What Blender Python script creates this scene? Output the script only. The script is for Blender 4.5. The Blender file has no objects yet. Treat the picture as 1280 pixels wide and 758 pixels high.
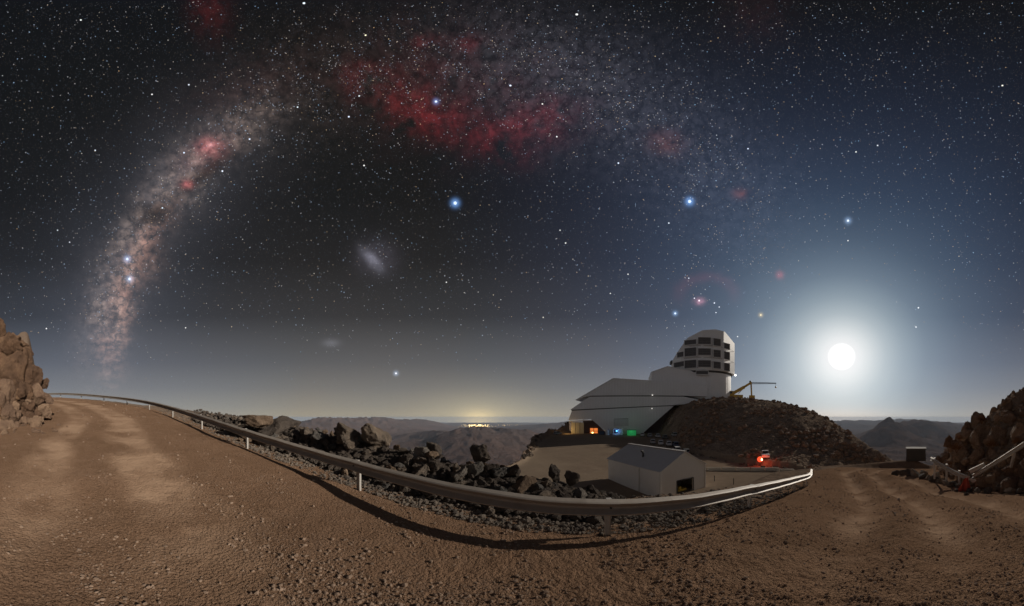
import bpy, bmesh, math, random
import numpy as np
from mathutils import Vector, Matrix

random.seed(7)
rng = np.random.default_rng(7)
SC = bpy.context.scene
COL = SC.collection
D2R = math.pi / 180

# ------------------------------------------------------------------ camera
# 360-degree style panorama: 5.85 photo pixels per degree, eye 1.85 m above the road
K = 5.85
HC = 1.85
def az_of(px): return (px - 640.0) / K
def alt_of(py): return (522.0 - py) / K
cam_data = bpy.data.cameras.new('camera')
cam = bpy.data.objects.new('camera', cam_data); COL.objects.link(cam)
cam_data.type = 'PANO'
cam_data.panorama_type = 'EQUIRECTANGULAR'
cam_data.longitude_min = -640 / K * D2R
cam_data.longitude_max = 640 / K * D2R
cam_data.latitude_min = alt_of(758) * D2R
cam_data.latitude_max = alt_of(0) * D2R
cam_data.clip_start = 0.05; cam_data.clip_end = 400000
cam.location = (0, 0, HC); cam.rotation_euler = (math.pi / 2, 0, 0)
SC.camera = cam
SC.view_settings.view_transform = 'Standard'; SC.view_settings.look = 'None'
SC.view_settings.exposure = 0.0; SC.view_settings.gamma = 1.0
SC.view_settings.use_curve_mapping = False
SC.render.engine = 'CYCLES'
SC.cycles.max_bounces = 6; SC.cycles.diffuse_bounces = 3; SC.cycles.volume_bounces = 1
SC.cycles.use_denoising = True
try: SC.cycles.denoiser = 'OPENIMAGEDENOISE'
except Exception: pass
SC.cycles.denoising_prefilter = 'ACCURATE'

def lin(c):
    return tuple(((v / 255) / 12.92 if v / 255 <= 0.04045 else ((v / 255 + 0.055) / 1.055) ** 2.4) for v in c)

# ------------------------------------------------------------------ tiny node-expression helper
class E:
    def __init__(s, t, sock): s.t, s.s = t, sock
    def _m(s, op, *o, clamp=False):
        n = s.t.nodes.new('ShaderNodeMath'); n.operation = op; n.use_clamp = clamp
        for i, v in enumerate((s,) + o):
            if isinstance(v, E): s.t.links.new(v.s, n.inputs[i])
            else: n.inputs[i].default_value = v
        return E(s.t, n.outputs[0])
    def __add__(s, o): return s._m('ADD', o)
    __radd__ = __add__
    def __sub__(s, o): return s._m('SUBTRACT', o)
    def __rsub__(s, o): return (s * -1.0) + o
    def __mul__(s, o): return s._m('MULTIPLY', o)
    __rmul__ = __mul__
    def __truediv__(s, o): return s._m('DIVIDE', o)
    def pw(s, o): return s._m('POWER', o)
    def sqrt(s): return s._m('SQRT')
    def abs(s): return s._m('ABSOLUTE')
    def clamp(s): return s._m('ADD', 0.0, clamp=True)
    def max(s, o): return s._m('MAXIMUM', o)
    def min(s, o): return s._m('MINIMUM', o)
    def gauss(s):                                    # exp(-x^2)
        return (s * s * -1.0)._m('EXPONENT')
    def smooth(s, a, b):
        n = s.t.nodes.new('ShaderNodeMapRange'); n.interpolation_type = 'SMOOTHSTEP'
        s.t.links.new(s.s, n.inputs[0]); n.inputs[1].default_value = a; n.inputs[2].default_value = b
        n.inputs[3].default_value = 0; n.inputs[4].default_value = 1
        return E(s.t, n.outputs[0])
def vec(t, *c):
    n = t.nodes.new('ShaderNodeCombineXYZ')
    for i, v in enumerate(c):
        if isinstance(v, E): t.links.new(v.s, n.inputs[i])
        else: n.inputs[i].default_value = v
    return E(t, n.outputs[0])
def noise(t, v, scale, detail=4, rough=0.55, dist=0.0, ridged=False):
    n = t.nodes.new('ShaderNodeTexNoise'); n.noise_dimensions = '3D'
    if ridged:
        try: n.noise_type = 'RIDGED_MULTIFRACTAL'
        except Exception: pass
    if v is not None: t.links.new(v.s, n.inputs['Vector'])
    n.inputs['Scale'].default_value = scale; n.inputs['Detail'].default_value = detail
    n.inputs['Roughness'].default_value = rough; n.inputs['Distortion'].default_value = dist
    return E(t, n.outputs['Fac'] if 'Fac' in n.outputs else n.outputs[0])
def voronoi(t, v, scale, feature='F1'):
    n = t.nodes.new('ShaderNodeTexVoronoi'); n.feature = feature
    if v is not None: t.links.new(v.s, n.inputs['Vector'])
    n.inputs['Scale'].default_value = scale
    return E(t, n.outputs['Distance'])
def ramp(t, f, stops, interp='LINEAR'):
    n = t.nodes.new('ShaderNodeValToRGB'); cr = n.color_ramp; cr.interpolation = interp
    while len(cr.elements) > 1: cr.elements.remove(cr.elements[-1])
    cr.elements[0].position = stops[0][0]; cr.elements[0].color = (*stops[0][1], 1)
    for p, c in stops[1:]:
        e = cr.elements.new(p); e.color = (*c, 1)
    t.links.new(f.s, n.inputs[0])
    return E(t, n.outputs[0])
def mixc(t, f, a, b, mode='MIX'):
    n = t.nodes.new('ShaderNodeMix'); n.data_type = 'RGBA'; n.blend_type = mode; n.clamp_factor = False
    for i, v in ((0, f), (6, a), (7, b)):
        if isinstance(v, E): t.links.new(v.s, n.inputs[i])
        elif i == 0: n.inputs[0].default_value = v
        else: n.inputs[i].default_value = (*v, 1)
    return E(t, n.outputs[2])
def addc(t, base, color, fac): return mixc(t, fac, base, color, 'ADD')

# ------------------------------------------------------------------ night sky (world)
world = bpy.data.worlds.new('World'); SC.world = world; world.use_nodes = True
T = world.node_tree; T.nodes.clear()
tc = T.nodes.new('ShaderNodeTexCoord'); sx = T.nodes.new('ShaderNodeSeparateXYZ')
nv = T.nodes.new('ShaderNodeVectorMath'); nv.operation = 'NORMALIZE'
T.links.new(tc.outputs['Generated'], nv.inputs[0]); T.links.new(nv.outputs[0], sx.inputs[0])
DX, DY, DZ = (E(T, sx.outputs[i]) for i in range(3))
AZ = DX._m('ARCTAN2', DY) * (180 / math.pi)
AL = DZ._m('ARCSINE') * (180 / math.pi)
P2 = vec(T, AZ, AL, 0.0)
def sky_d(px, py, rx, ry, rot=0.0):
    """normalised elliptic distance in degrees of azimuth / altitude"""
    u = AZ - az_of(px); v = AL - alt_of(py)
    if rot:
        c, s_ = math.cos(rot * D2R), math.sin(rot * D2R)
        u, v = u * c + v * s_, v * c - u * s_
    u = u * (1.0 / rx); v = v * (1.0 / ry)
    return (u * u + v * v).sqrt()

MOON_AZ, MOON_AL = az_of(1052), alt_of(446)
md = Vector((math.sin(MOON_AZ * D2R) * math.cos(MOON_AL * D2R), math.cos(MOON_AZ * D2R) * math.cos(MOON_AL * D2R), math.sin(MOON_AL * D2R)))
dotm = (DX * md.x + DY * md.y + DZ * md.z).min(1.0)
TH = dotm._m('ARCCOSINE') * (180 / math.pi)

n_lo = noise(T, P2, 0.028, 2, 0.55)
n_mid = noise(T, P2, 0.10, 4, 0.6)
n_hi = noise(T, P2, 0.50, 5, 0.66)

# airglow gradient by altitude (the same all round)
sky = ramp(T, (AL * (1 / 90.0)).clamp(), [
    (0.0, lin((156, 150, 134))), (0.025, lin((139, 137, 129))), (0.07, lin((116, 117, 116))), (0.13, lin((92, 94, 97))),
    (0.24, lin((56, 57, 59))), (0.37, lin((37, 37, 37))), (0.52, lin((26, 26, 25))), (0.75, lin((21, 21, 19))), (1.0, lin((18, 18, 17)))])
# uneven airglow: warm and blue patches
sky = mixc(T, ((n_lo - 0.5) * 1.6 + 0.35).clamp() * 0.45, sky, mixc(T, 1.0, sky, (1.30, 1.03, 0.82), 'MULTIPLY'))
west = ((AZ * -1.0 - 45.0) * (1 / 40.0)).clamp()
sky = mixc(T, west * 0.8, sky, mixc(T, 1.0, sky, (1.0, 1.13, 1.38), 'MULTIPLY'))
# the moon's scattered light, falling off with angle
glow = ramp(T, (TH * (1 / 80.0)).clamp(), [
    (0.0, (1.0, 1.0, 1.0)), (0.026, (1.0, 1.0, 1.0)), (0.045, (0.94, 0.96, 0.97)), (0.060, (0.85, 0.89, 0.90)), (0.085, (0.66, 0.72, 0.75)), (0.115, (0.47, 0.55, 0.60)),
    (0.16, (0.285, 0.365, 0.435)), (0.22, (0.150, 0.215, 0.295)), (0.32, (0.060, 0.100, 0.165)),
    (0.45, (0.027, 0.049, 0.098)), (0.62, (0.0105, 0.0185, 0.043)), (0.82, (0.0025, 0.005, 0.014)), (1.0, (0, 0, 0))], 'B_SPLINE')
sky = addc(T, sky, glow, 0.82)
disc = TH.smooth(3.1, 0.8)
sky = addc(T, sky, (2.2, 2.2, 2.1), disc)
# warm band along the horizon under the moon and the glow of the far town
hz = ((AL + 0.6) * (1 / 2.4)).gauss()
sky = addc(T, sky, (0.20, 0.10, 0.04), hz * ((AZ - 70.0) * (1 / 13.0)).gauss() * 0.9)
town = sky_d(598, 535, 3.4, 2.6)
sky = addc(T, sky, (1.1, 0.78, 0.28), (town.gauss() * 0.8))
town2 = sky_d(600, 528, 11.0, 5.5)
sky = addc(T, sky, (0.23, 0.19, 0.10), town2.gauss() * 0.75)

# Milky Way: band along an arch
ex = (AZ - az_of(560)) * (K / 436.0); ey = (AL - alt_of(480)) * (K / 402.0)
rho = (ex * ex + ey * ey).sqrt(); band = (rho - 1.0) * 69.0 + (n_mid - 0.5) * 7.0     # degrees off the band's axis
phi = ey.max(0.0001)._m('ARCTAN2', ex) * (180 / math.pi)                                        # 180 = left foot, 90 = top, 0 = right
mw = (band * (1 / 5.2)).gauss()
wide = (band * (1 / 13.0)).gauss()
left = phi.smooth(112.0, 143.0) * AL.smooth(1.5, 27.0)
right = phi.smooth(100.0, 70.0) * phi.smooth(14.0, 40.0)
grain = (n_hi * 1.5 - 0.2).clamp()
dust = (((n_mid - 0.47) * 9.0).clamp() * 0.85 + 0.15)
core = (band * (1 / 3.5)).gauss() * left
tex = ((n_hi - 0.34) * 3.0).clamp()
n_r = noise(T, P2, 0.26, 5, 0.62)
rift = ((n_r - 0.50).abs() * 17.0).clamp()                                           # thin dark lanes where the noise crosses its mean
axis = 1.0 - ((band - 1.2 + (n_mid - 0.5) * 10.0) * (1 / 1.2)).gauss() * 0.75                # the long dark lane down the middle
sky = addc(T, sky, lin((74, 70, 72)), mw * left * (tex * 0.9 + 0.25) * 1.0)
sky = addc(T, sky, lin((126, 108, 98)), core * (tex * 1.1 + 0.12) * (rift * 0.75 + 0.25) * (dust * 0.7 + 0.3) * axis * 1.75)
sky = addc(T, sky, lin((150, 92, 66)), ((band + 2.0) * (1 / 2.4)).gauss() * left * phi.smooth(140.0, 152.0) * tex * rift * 0.6)
sky = addc(T, sky, lin((48, 49, 56)), wide * left * 0.75)
top = phi.smooth(150.0, 120.0) * phi.smooth(40.0, 80.0)
sky = addc(T, sky, lin((62, 55, 52)), wide * top * (tex * 0.8 + 0.15) * (rift * 0.6 + 0.3) * 0.5)
sky = addc(T, sky, lin((70, 73, 86)), wide * right * (tex * 0.7 + 0.25) * (rift * 0.6 + 0.3) * 0.62)
# dark dust clouds in the bright part
coal = sky_d(192, 270, 4.0, 2.4, 18).gauss() * (n_r * 1.6 + tex * 0.3 - 0.1)
sky = mixc(T, (coal * 0.85).clamp(), sky, lin((24, 24, 26)))
lane = sky_d(255, 218, 7.5, 1.7, 38).gauss()
sky = mixc(T, (lane * (n_hi * 1.4 + 0.1) * 0.85).clamp(), sky, lin((26, 24, 24)))
# emission nebulae
n_g = noise(T, P2, 0.15, 4, 0.6)
gum = ((n_g - 0.33) * 2.6).clamp() * (tex * 0.9 + 0.45) * (rift * 0.35 + 0.65)
for px, py, rx, ry, rot, k in ((512, 128, 9.5, 4.4, -22, 1.0), (522, 150, 5.0, 2.6, -10, .9), (592, 172, 9.5, 2.6, -22, .75), (660, 158, 9.5, 4.2, 12, .85),
                               (690, 142, 4.5, 3.0, 0, .5), (455, 95, 4.5, 2.6, 0, .7), (528, 52, 3.0, 1.4, 10, .9), (583, 56, 3.4, 1.5, 0, .55), (580, 110, 20, 11, -8, .28)):
    sky = addc(T, sky, lin((150, 34, 42)), sky_d(px, py, rx, ry, rot).gauss() * gum * k * 0.42)
for px, py, rx, ry, rot, c, k in ((262, 183, 2.4, 1.7, 0, (225, 100, 104), .55), (258, 192, 5.5, 2.6, 30, (140, 76, 72), .5), (263, 182, .6, .5, 0, (255, 200, 205), .5),
                                  (233, 230, 1.3, 1.0, 0, (220, 90, 96), .6), (262, 8, 4.0, 6, 10, (90, 26, 26), .5), (945, 14, 7.0, 7, 0, (50, 26, 26), .4),
                                  (832, 178, 3.6, 2.4, -10, (96, 50, 38), .85), (925, 242, 1.5, 1.0, 0, (130, 62, 36), .6), (975, 344, .8, .8, 0, (200, 80, 76), .6),
                                  (874, 377, 1.0, .7, 0, (220, 150, 170), .9), (188, 330, 3.0, 4.0, 0, (110, 78, 62), .35), (320, 110, 14, 6, 20, (60, 30, 26), .4)):
    sky = addc(T, sky, lin(c), sky_d(px, py, rx, ry, rot).gauss() * ((n_hi - 0.28) * 2.4).clamp() * k)
ring = ((sky_d(884, 372, 6.0, 4.4) - 1.0) * 4.0).gauss() * AL.smooth(alt_of(390), alt_of(352))
sky = addc(T, sky, lin((110, 44, 44)), ring * n_hi * 0.38)
# the two small galaxies
sky = addc(T, sky, lin((128, 128, 142)), sky_d(465, 325, 2.6, 1.0, -48).gauss() * (n_hi * 1.3) * 0.95)
sky = addc(T, sky, lin((70, 66, 76)), sky_d(471, 322, 4.0, 3.4, 0).gauss() * (n_hi * 1.3) * 0.9)
sky = addc(T, sky, lin((84, 84, 90)), sky_d(414, 429, 1.7, 0.8, 0).gauss() * 0.7)
# halos of the brightest stars
HALO = [(569, 254, .85, (120, 170, 240), .9), (862, 252, .85, (120, 170, 240), .85), (162, 349, .7, (150, 180, 220), .7), (159, 324, .7, (150, 180, 230), .7),
        (1060, 276, .65, (150, 180, 220), .6), (495, 467, .5, (170, 190, 220), .5), (545, 127, .6, (120, 160, 230), .6), (844, 392, .5, (150, 190, 240), .5), (951, 394, .45, (220, 190, 120), .5)]
for px, py, r_, c, k in HALO:
    sky = addc(T, sky, lin(c), sky_d(px, py, r_, r_).gauss() * k)

bg = T.nodes.new('ShaderNodeBackground'); bg.inputs['Strength'].default_value = 1.0
wo = T.nodes.new('ShaderNodeOutputWorld')
T.links.new(sky.s, bg.inputs['Color']); T.links.new(bg.outputs[0], wo.inputs['Surface'])
world.cycles.sampling_method = 'MANUAL'; world.cycles.sample_map_resolution = 1024

# moonlight
sun_d = bpy.data.lights.new('moonlight', 'SUN'); sun_d.energy = 3.2; sun_d.angle = 0.6 * D2R; sun_d.color = (1.0, 0.91, 0.79)
sun = bpy.data.objects.new('moonlight', sun_d); COL.objects.link(sun)
LAZ, LAL = 83.0, 19.5
ld = Vector((math.sin(LAZ * D2R) * math.cos(LAL * D2R), math.cos(LAZ * D2R) * math.cos(LAL * D2R), math.sin(LAL * D2R)))
sun.rotation_euler = ld.to_track_quat('Z', 'Y').to_euler()

# ------------------------------------------------------------------ object helpers
def link(o, parent=None):
    COL.objects.link(o)
    if parent is not None: o.parent = parent
    return o
def tag(o, label=None, cat=None, group=None, kind=None):
    if label: o['label'] = label
    if cat: o['category'] = cat
    if group: o['group'] = group
    if kind: o['kind'] = kind
    return o
def empty(name, loc=(0, 0, 0), rz=0.0, parent=None):
    o = bpy.data.objects.new(name, None); o.location = loc; o.rotation_euler = (0, 0, rz); o.empty_display_size = 0.2
    return link(o, parent)
def np_mesh(name, v, f, mat=None, smooth=False, nv=None):
    """v (n,3) floats, f (m,k) ints with one k for all faces"""
    me = bpy.data.meshes.new(name)
    v = np.asarray(v, np.float32); f = np.asarray(f, np.int32); k = f.shape[1]
    me.vertices.add(len(v)); me.vertices.foreach_set('co', v.ravel())
    me.loops.add(f.size); me.loops.foreach_set('vertex_index', f.ravel())
    me.polygons.add(len(f)); me.polygons.foreach_set('loop_start', np.arange(0, f.size, k, dtype=np.int32))
    try: me.polygons.foreach_set('loop_total', np.full(len(f), k, np.int32))
    except Exception: pass
    me.update(calc_edges=True); me.validate()
    me.polygons.foreach_set('use_smooth', np.full(len(me.polygons), smooth))
    if mat: me.materials.append(mat)
    return me
class MB:
    """collects solids in one local frame, builds ONE mesh object"""
    def __init__(s): s.v, s.f = [], []
    def add(s, vs, fs):
        b = len(s.v); s.v += [tuple(p) for p in vs]; s.f += [tuple(i + b for i in f) for f in fs]; return s
    def box(s, c, d, rot=None, taper=1.0):
        pts = []
        for z in (-1, 1):
            k = taper if z > 0 else 1.0
            for x, y in ((-1, -1), (1, -1), (1, 1), (-1, 1)):
                p = Vector((x * d[0] / 2 * k, y * d[1] / 2 * k, z * d[2] / 2))
                if rot is not None: p = rot @ p
                pts.append(p + Vector(c))
        return s.add(pts, [(3, 2, 1, 0), (4, 5, 6, 7), (0, 1, 5, 4), (1, 2, 6, 5), (2, 3, 7, 6), (3, 0, 4, 7)])
    def tube(s, a, b, r0, r1=None, n=8):
        a, b = Vector(a), Vector(b); r1 = r0 if r1 is None else r1
        q = (b - a).to_track_quat('Z', 'Y'); pts = []
        for c, r in ((a, r0), (b, r1)):
            for i in range(n):
                t = 2 * math.pi * i / n
                pts.append(c + q @ Vector((r * math.cos(t), r * math.sin(t), 0)))
        fs = [(i, (i + 1) % n, n + (i + 1) % n, n + i) for i in range(n)]
        return s.add(pts, fs + [tuple(range(n - 1, -1, -1)), tuple(range(n, 2 * n))])
    def bar(s, a, b, w, h):
        a, b = Vector(a), Vector(b); q = (b - a).to_track_quat('Y', 'Z').to_matrix()
        return s.box((a + b) / 2, (w, (b - a).length, h), q)
    def prism(s, poly, a, b):
        """poly in (u, v); a, b functions (u, v) -> point for the front and the back"""
        n = len(poly); pts = [a(*p) for p in poly] + [b(*p) for p in poly]
        fs = [tuple(range(n)), tuple(range(2 * n - 1, n - 1, -1))] + [(i, n + i, n + (i + 1) % n, (i + 1) % n) for i in range(n)]
        return s.add(pts, fs)
    def sphere(s, c, r, n=10, m=6, sz=1.0, zmin=-1.0):
        b0 = []; fs = []
        for j in range(m + 1):
            ph = math.asin(max(zmin, -1)) + (math.pi / 2 - math.asin(max(zmin, -1))) * j / m
            for i in range(n):
                t = 2 * math.pi * i / n
                b0.append(Vector(c) + Vector((r * math.cos(ph) * math.cos(t), r * math.cos(ph) * math.sin(t), r * sz * math.sin(ph))))
        for j in range(m):
            for i in range(n): fs.append((j * n + i, j * n + (i + 1) % n, (j + 1) * n + (i + 1) % n, (j + 1) * n + i))
        return s.add(b0, fs)
    def mesh(s, name, mat, bevel=0.0, smooth=False):
        me = bpy.data.meshes.new(name); me.from_pydata(s.v, [], s.f); me.update()
        bm = bmesh.new(); bm.from_mesh(me)
        if smooth or bevel: bmesh.ops.remove_doubles(bm, verts=bm.verts, dist=1e-5)
        bmesh.ops.recalc_face_normals(bm, faces=bm.faces)
        if bevel: bmesh.ops.bevel(bm, geom=[e for e in bm.edges if e.is_manifold and e.calc_face_angle(0) > 0.5], offset=bevel, segments=2, affect='EDGES', clamp_overlap=True)
        bm.to_mesh(me); bm.free()
        if smooth:
            for p in me.polygons: p.use_smooth = True
        me.materials.append(mat); return me
    def build(s, name, mat, parent=None, bevel=0.0, smooth=False):
        return link(bpy.data.objects.new(name, s.mesh(name, mat, bevel, smooth)), parent)
def copy_tree(o, parent=None):
    c = o.copy(); COL.objects.link(c)
    if parent is not None: c.parent = parent
    for ch in list(o.children): copy_tree(ch, c)
    return c

# ------------------------------------------------------------------ numpy noise
_perm = rng.permutation(512).astype(np.int64); _perm = np.concatenate([_perm, _perm, _perm])
_grad = rng.normal(size=(512, 3)); _grad /= np.linalg.norm(_grad, axis=1)[:, None]
def perlin(x, y, z=0.0):
    x, y = np.asarray(x, float), np.asarray(y, float); z = np.broadcast_to(np.asarray(z, float), x.shape)
    xi, yi, zi = np.floor(x), np.floor(y), np.floor(z); fx, fy, fz = x - xi, y - yi, z - zi
    X, Y, Z = (xi.astype(np.int64) & 511), (yi.astype(np.int64) & 511), (zi.astype(np.int64) & 511)
    u, v, w = (t * t * t * (t * (t * 6 - 15) + 10) for t in (fx, fy, fz))
    out = 0
    for dx in (0, 1):
        for dy in (0, 1):
            for dz in (0, 1):
                h = _perm[_perm[_perm[(X + dx) & 511] + ((Y + dy) & 511)] % 512 + ((Z + dz) & 511)]
                g = _grad[h % 512]
                d = g[..., 0] * (fx - dx) + g[..., 1] * (fy - dy) + g[..., 2] * (fz - dz)
                out = out + d * (u if dx else 1 - u) * (v if dy else 1 - v) * (w if dz else 1 - w)
    return out
def fbm(x, y, z=0.0, o=4, ridged=False):
    a, s, f = 0.0, 1.0, 1.0
    for i in range(o):
        n = perlin(np.asarray(x) * f + 17.3 * i, np.asarray(y) * f - 9.1 * i, np.asarray(z) * f + 3.7 * i)
        a = a + s * ((0.35 - np.abs(n)) if ridged else n); s *= 0.5; f *= 2.03
    return a
def sstep(a, b, x):
    t = np.clip((x - a) / (b - a), 0, 1); return t * t * (3 - 2 * t)

# ------------------------------------------------------------------ materials
def new_mat(name):
    m = bpy.data.materials.new(name); m.use_nodes = True
    t = m.node_tree; b = t.nodes['Principled BSDF']
    return m, t, b
def pos(t):
    n = t.nodes.new('ShaderNodeNewGeometry'); return E(t, n.outputs['Position'])
def objc(t):
    n = t.nodes.new('ShaderNodeTexCoord'); return E(t, n.outputs['Object'])
def objrand(t):
    n = t.nodes.new('ShaderNodeObjectInfo'); return E(t, n.outputs['Random'])
def bump(t, b, h, dist, strength=1.0, chain=None):
    n = t.nodes.new('ShaderNodeBump'); n.inputs['Distance'].default_value = dist; n.inputs['Strength'].default_value = strength
    t.links.new(h.s, n.inputs['Height'])
    if chain is not None: t.links.new(chain, n.inputs['Normal'])
    t.links.new(n.outputs[0], b.inputs['Normal']); return n.outputs[0]
def setp(b, color=None, rough=None, metal=None, spec=None, emis=None, estr=None):
    if color is not None: b.inputs['Base Color'].default_value = (*color, 1)
    if rough is not None: b.inputs['Roughness'].default_value = rough
    if metal is not None: b.inputs['Metallic'].default_value = metal
    if spec is not None: b.inputs['Specular IOR Level'].default_value = spec
    if emis is not None: b.inputs['Emission Color'].default_value = (*emis, 1); b.inputs['Emission Strength'].default_value = estr
def earth(name, c0, c1, c2, s_col, bumps, rough=0.95, packed=None):
    """mottled soil: three colours by two noises, bumps = [(scale, distance, kind)]"""
    m, t, b = new_mat(name); p = pos(t)
    n1 = noise(t, p, s_col, 6, 0.6); n2 = noise(t, p, s_col * 9, 5, 0.65)
    c = mixc(t, ((n1 - 0.36) * 3.2).clamp(), c0, c1); c = mixc(t, ((n2 - 0.45) * 3.0).clamp() * 0.6, c, c2)
    pk = None
    if packed:                                       # compacted dust in the wheel tracks: paler, smoother
        at = t.nodes.new('ShaderNodeAttribute'); at.attribute_name = 'packed'; pk = E(t, at.outputs['Fac'])
        pk = (pk * (n2 * 0.9 + 0.5)).clamp(); c = mixc(t, pk, c, packed)
    t.links.new(c.s, b.inputs['Base Color']); setp(b, rough=rough, spec=0.0); b.inputs['Diffuse Roughness'].default_value = 0.42
    ch = None
    for s, d, kind in bumps:
        h = noise(t, p, s, 5, 0.6) if kind == 'n' else (voronoi(t, p, s) * -1.0 + 1.0)
        if pk is not None and s > 20: h = h * (pk * -0.75 + 1.0)
        ch = bump(t, b, h, d, 1.0, ch)
    return m
def rock_mat(name, dark, mid, tan, k=1.0, scale=1.0, world_space=False):
    m, t, b = new_mat(name); p = pos(t)
    r = objrand(t)
    n1 = noise(t, p, 1.1 * scale, 6, 0.62); n2 = noise(t, p, 6.0 * scale, 6, 0.7); n3 = noise(t, p, 26 * scale, 4, 0.7)
    c = mixc(t, ((n1 - 0.38) * 3.0 + (r - 0.5) * 0.7).clamp(), dark, mid)
    c = mixc(t, ((n1 * 0.6 + n2 * 0.5 - 0.52) * 4.0 + (r - 0.6) * 1.1).clamp() * 0.75, c, tan)
    c = mixc(t, ((n3 - 0.5) * 2.0).clamp() * 0.5, c, mixc(t, 1.0, c, (0.6, 0.58, 0.56), 'MULTIPLY'))
    t.links.new(c.s, b.inputs['Base Color']); setp(b, rough=0.9, spec=0.05); b.inputs['Diffuse Roughness'].default_value = 0.8
    ch = bump(t, b, n2, 0.09 * k / scale, 1.0); bump(t, b, n3, 0.03 * k / scale, 1.0, ch)
    return m
def paint(name, c, rough=0.5, metal=0.0, dirt=0.25, dirt_c=(0.16, 0.12, 0.09), ribs=None, s=1.5):
    """weathered paint or sheet metal; ribs = (axis, period, depth) standing seams in object space"""
    m, t, b = new_mat(name); p = objc(t)
    n1 = noise(t, p, s, 5, 0.65); n2 = noise(t, p, s * 8, 4, 0.6)
    col = mixc(t, ((n1 - 0.45) * 2.5).clamp() * dirt, c, dirt_c); col = mixc(t, ((n2 - 0.5) * 2).clamp() * dirt * 0.5, col, dirt_c)
    t.links.new(col.s, b.inputs['Base Color']); setp(b, rough=rough, metal=metal)
    if ribs:
        sp = t.nodes.new('ShaderNodeSeparateXYZ'); t.links.new(p.s, sp.inputs[0])
        a = E(t, sp.outputs[ribs[0]]) * (1.0 / ribs[1]); fr = a - a._m('FLOOR')
        h = ((fr - 0.5).abs() * 2.0).smooth(0.86, 0.97); ch = bump(t, b, h, ribs[2], 1.0)
        bump(t, b, n1, 0.004, 0.4, ch)
    else: bump(t, b, n2, 0.002, 0.5)
    return m
def lamp_mat(name, c, strength):
    m, t, b = new_mat(name); setp(b, color=(0.02, 0.02, 0.02), emis=c, estr=strength); return m

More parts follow.
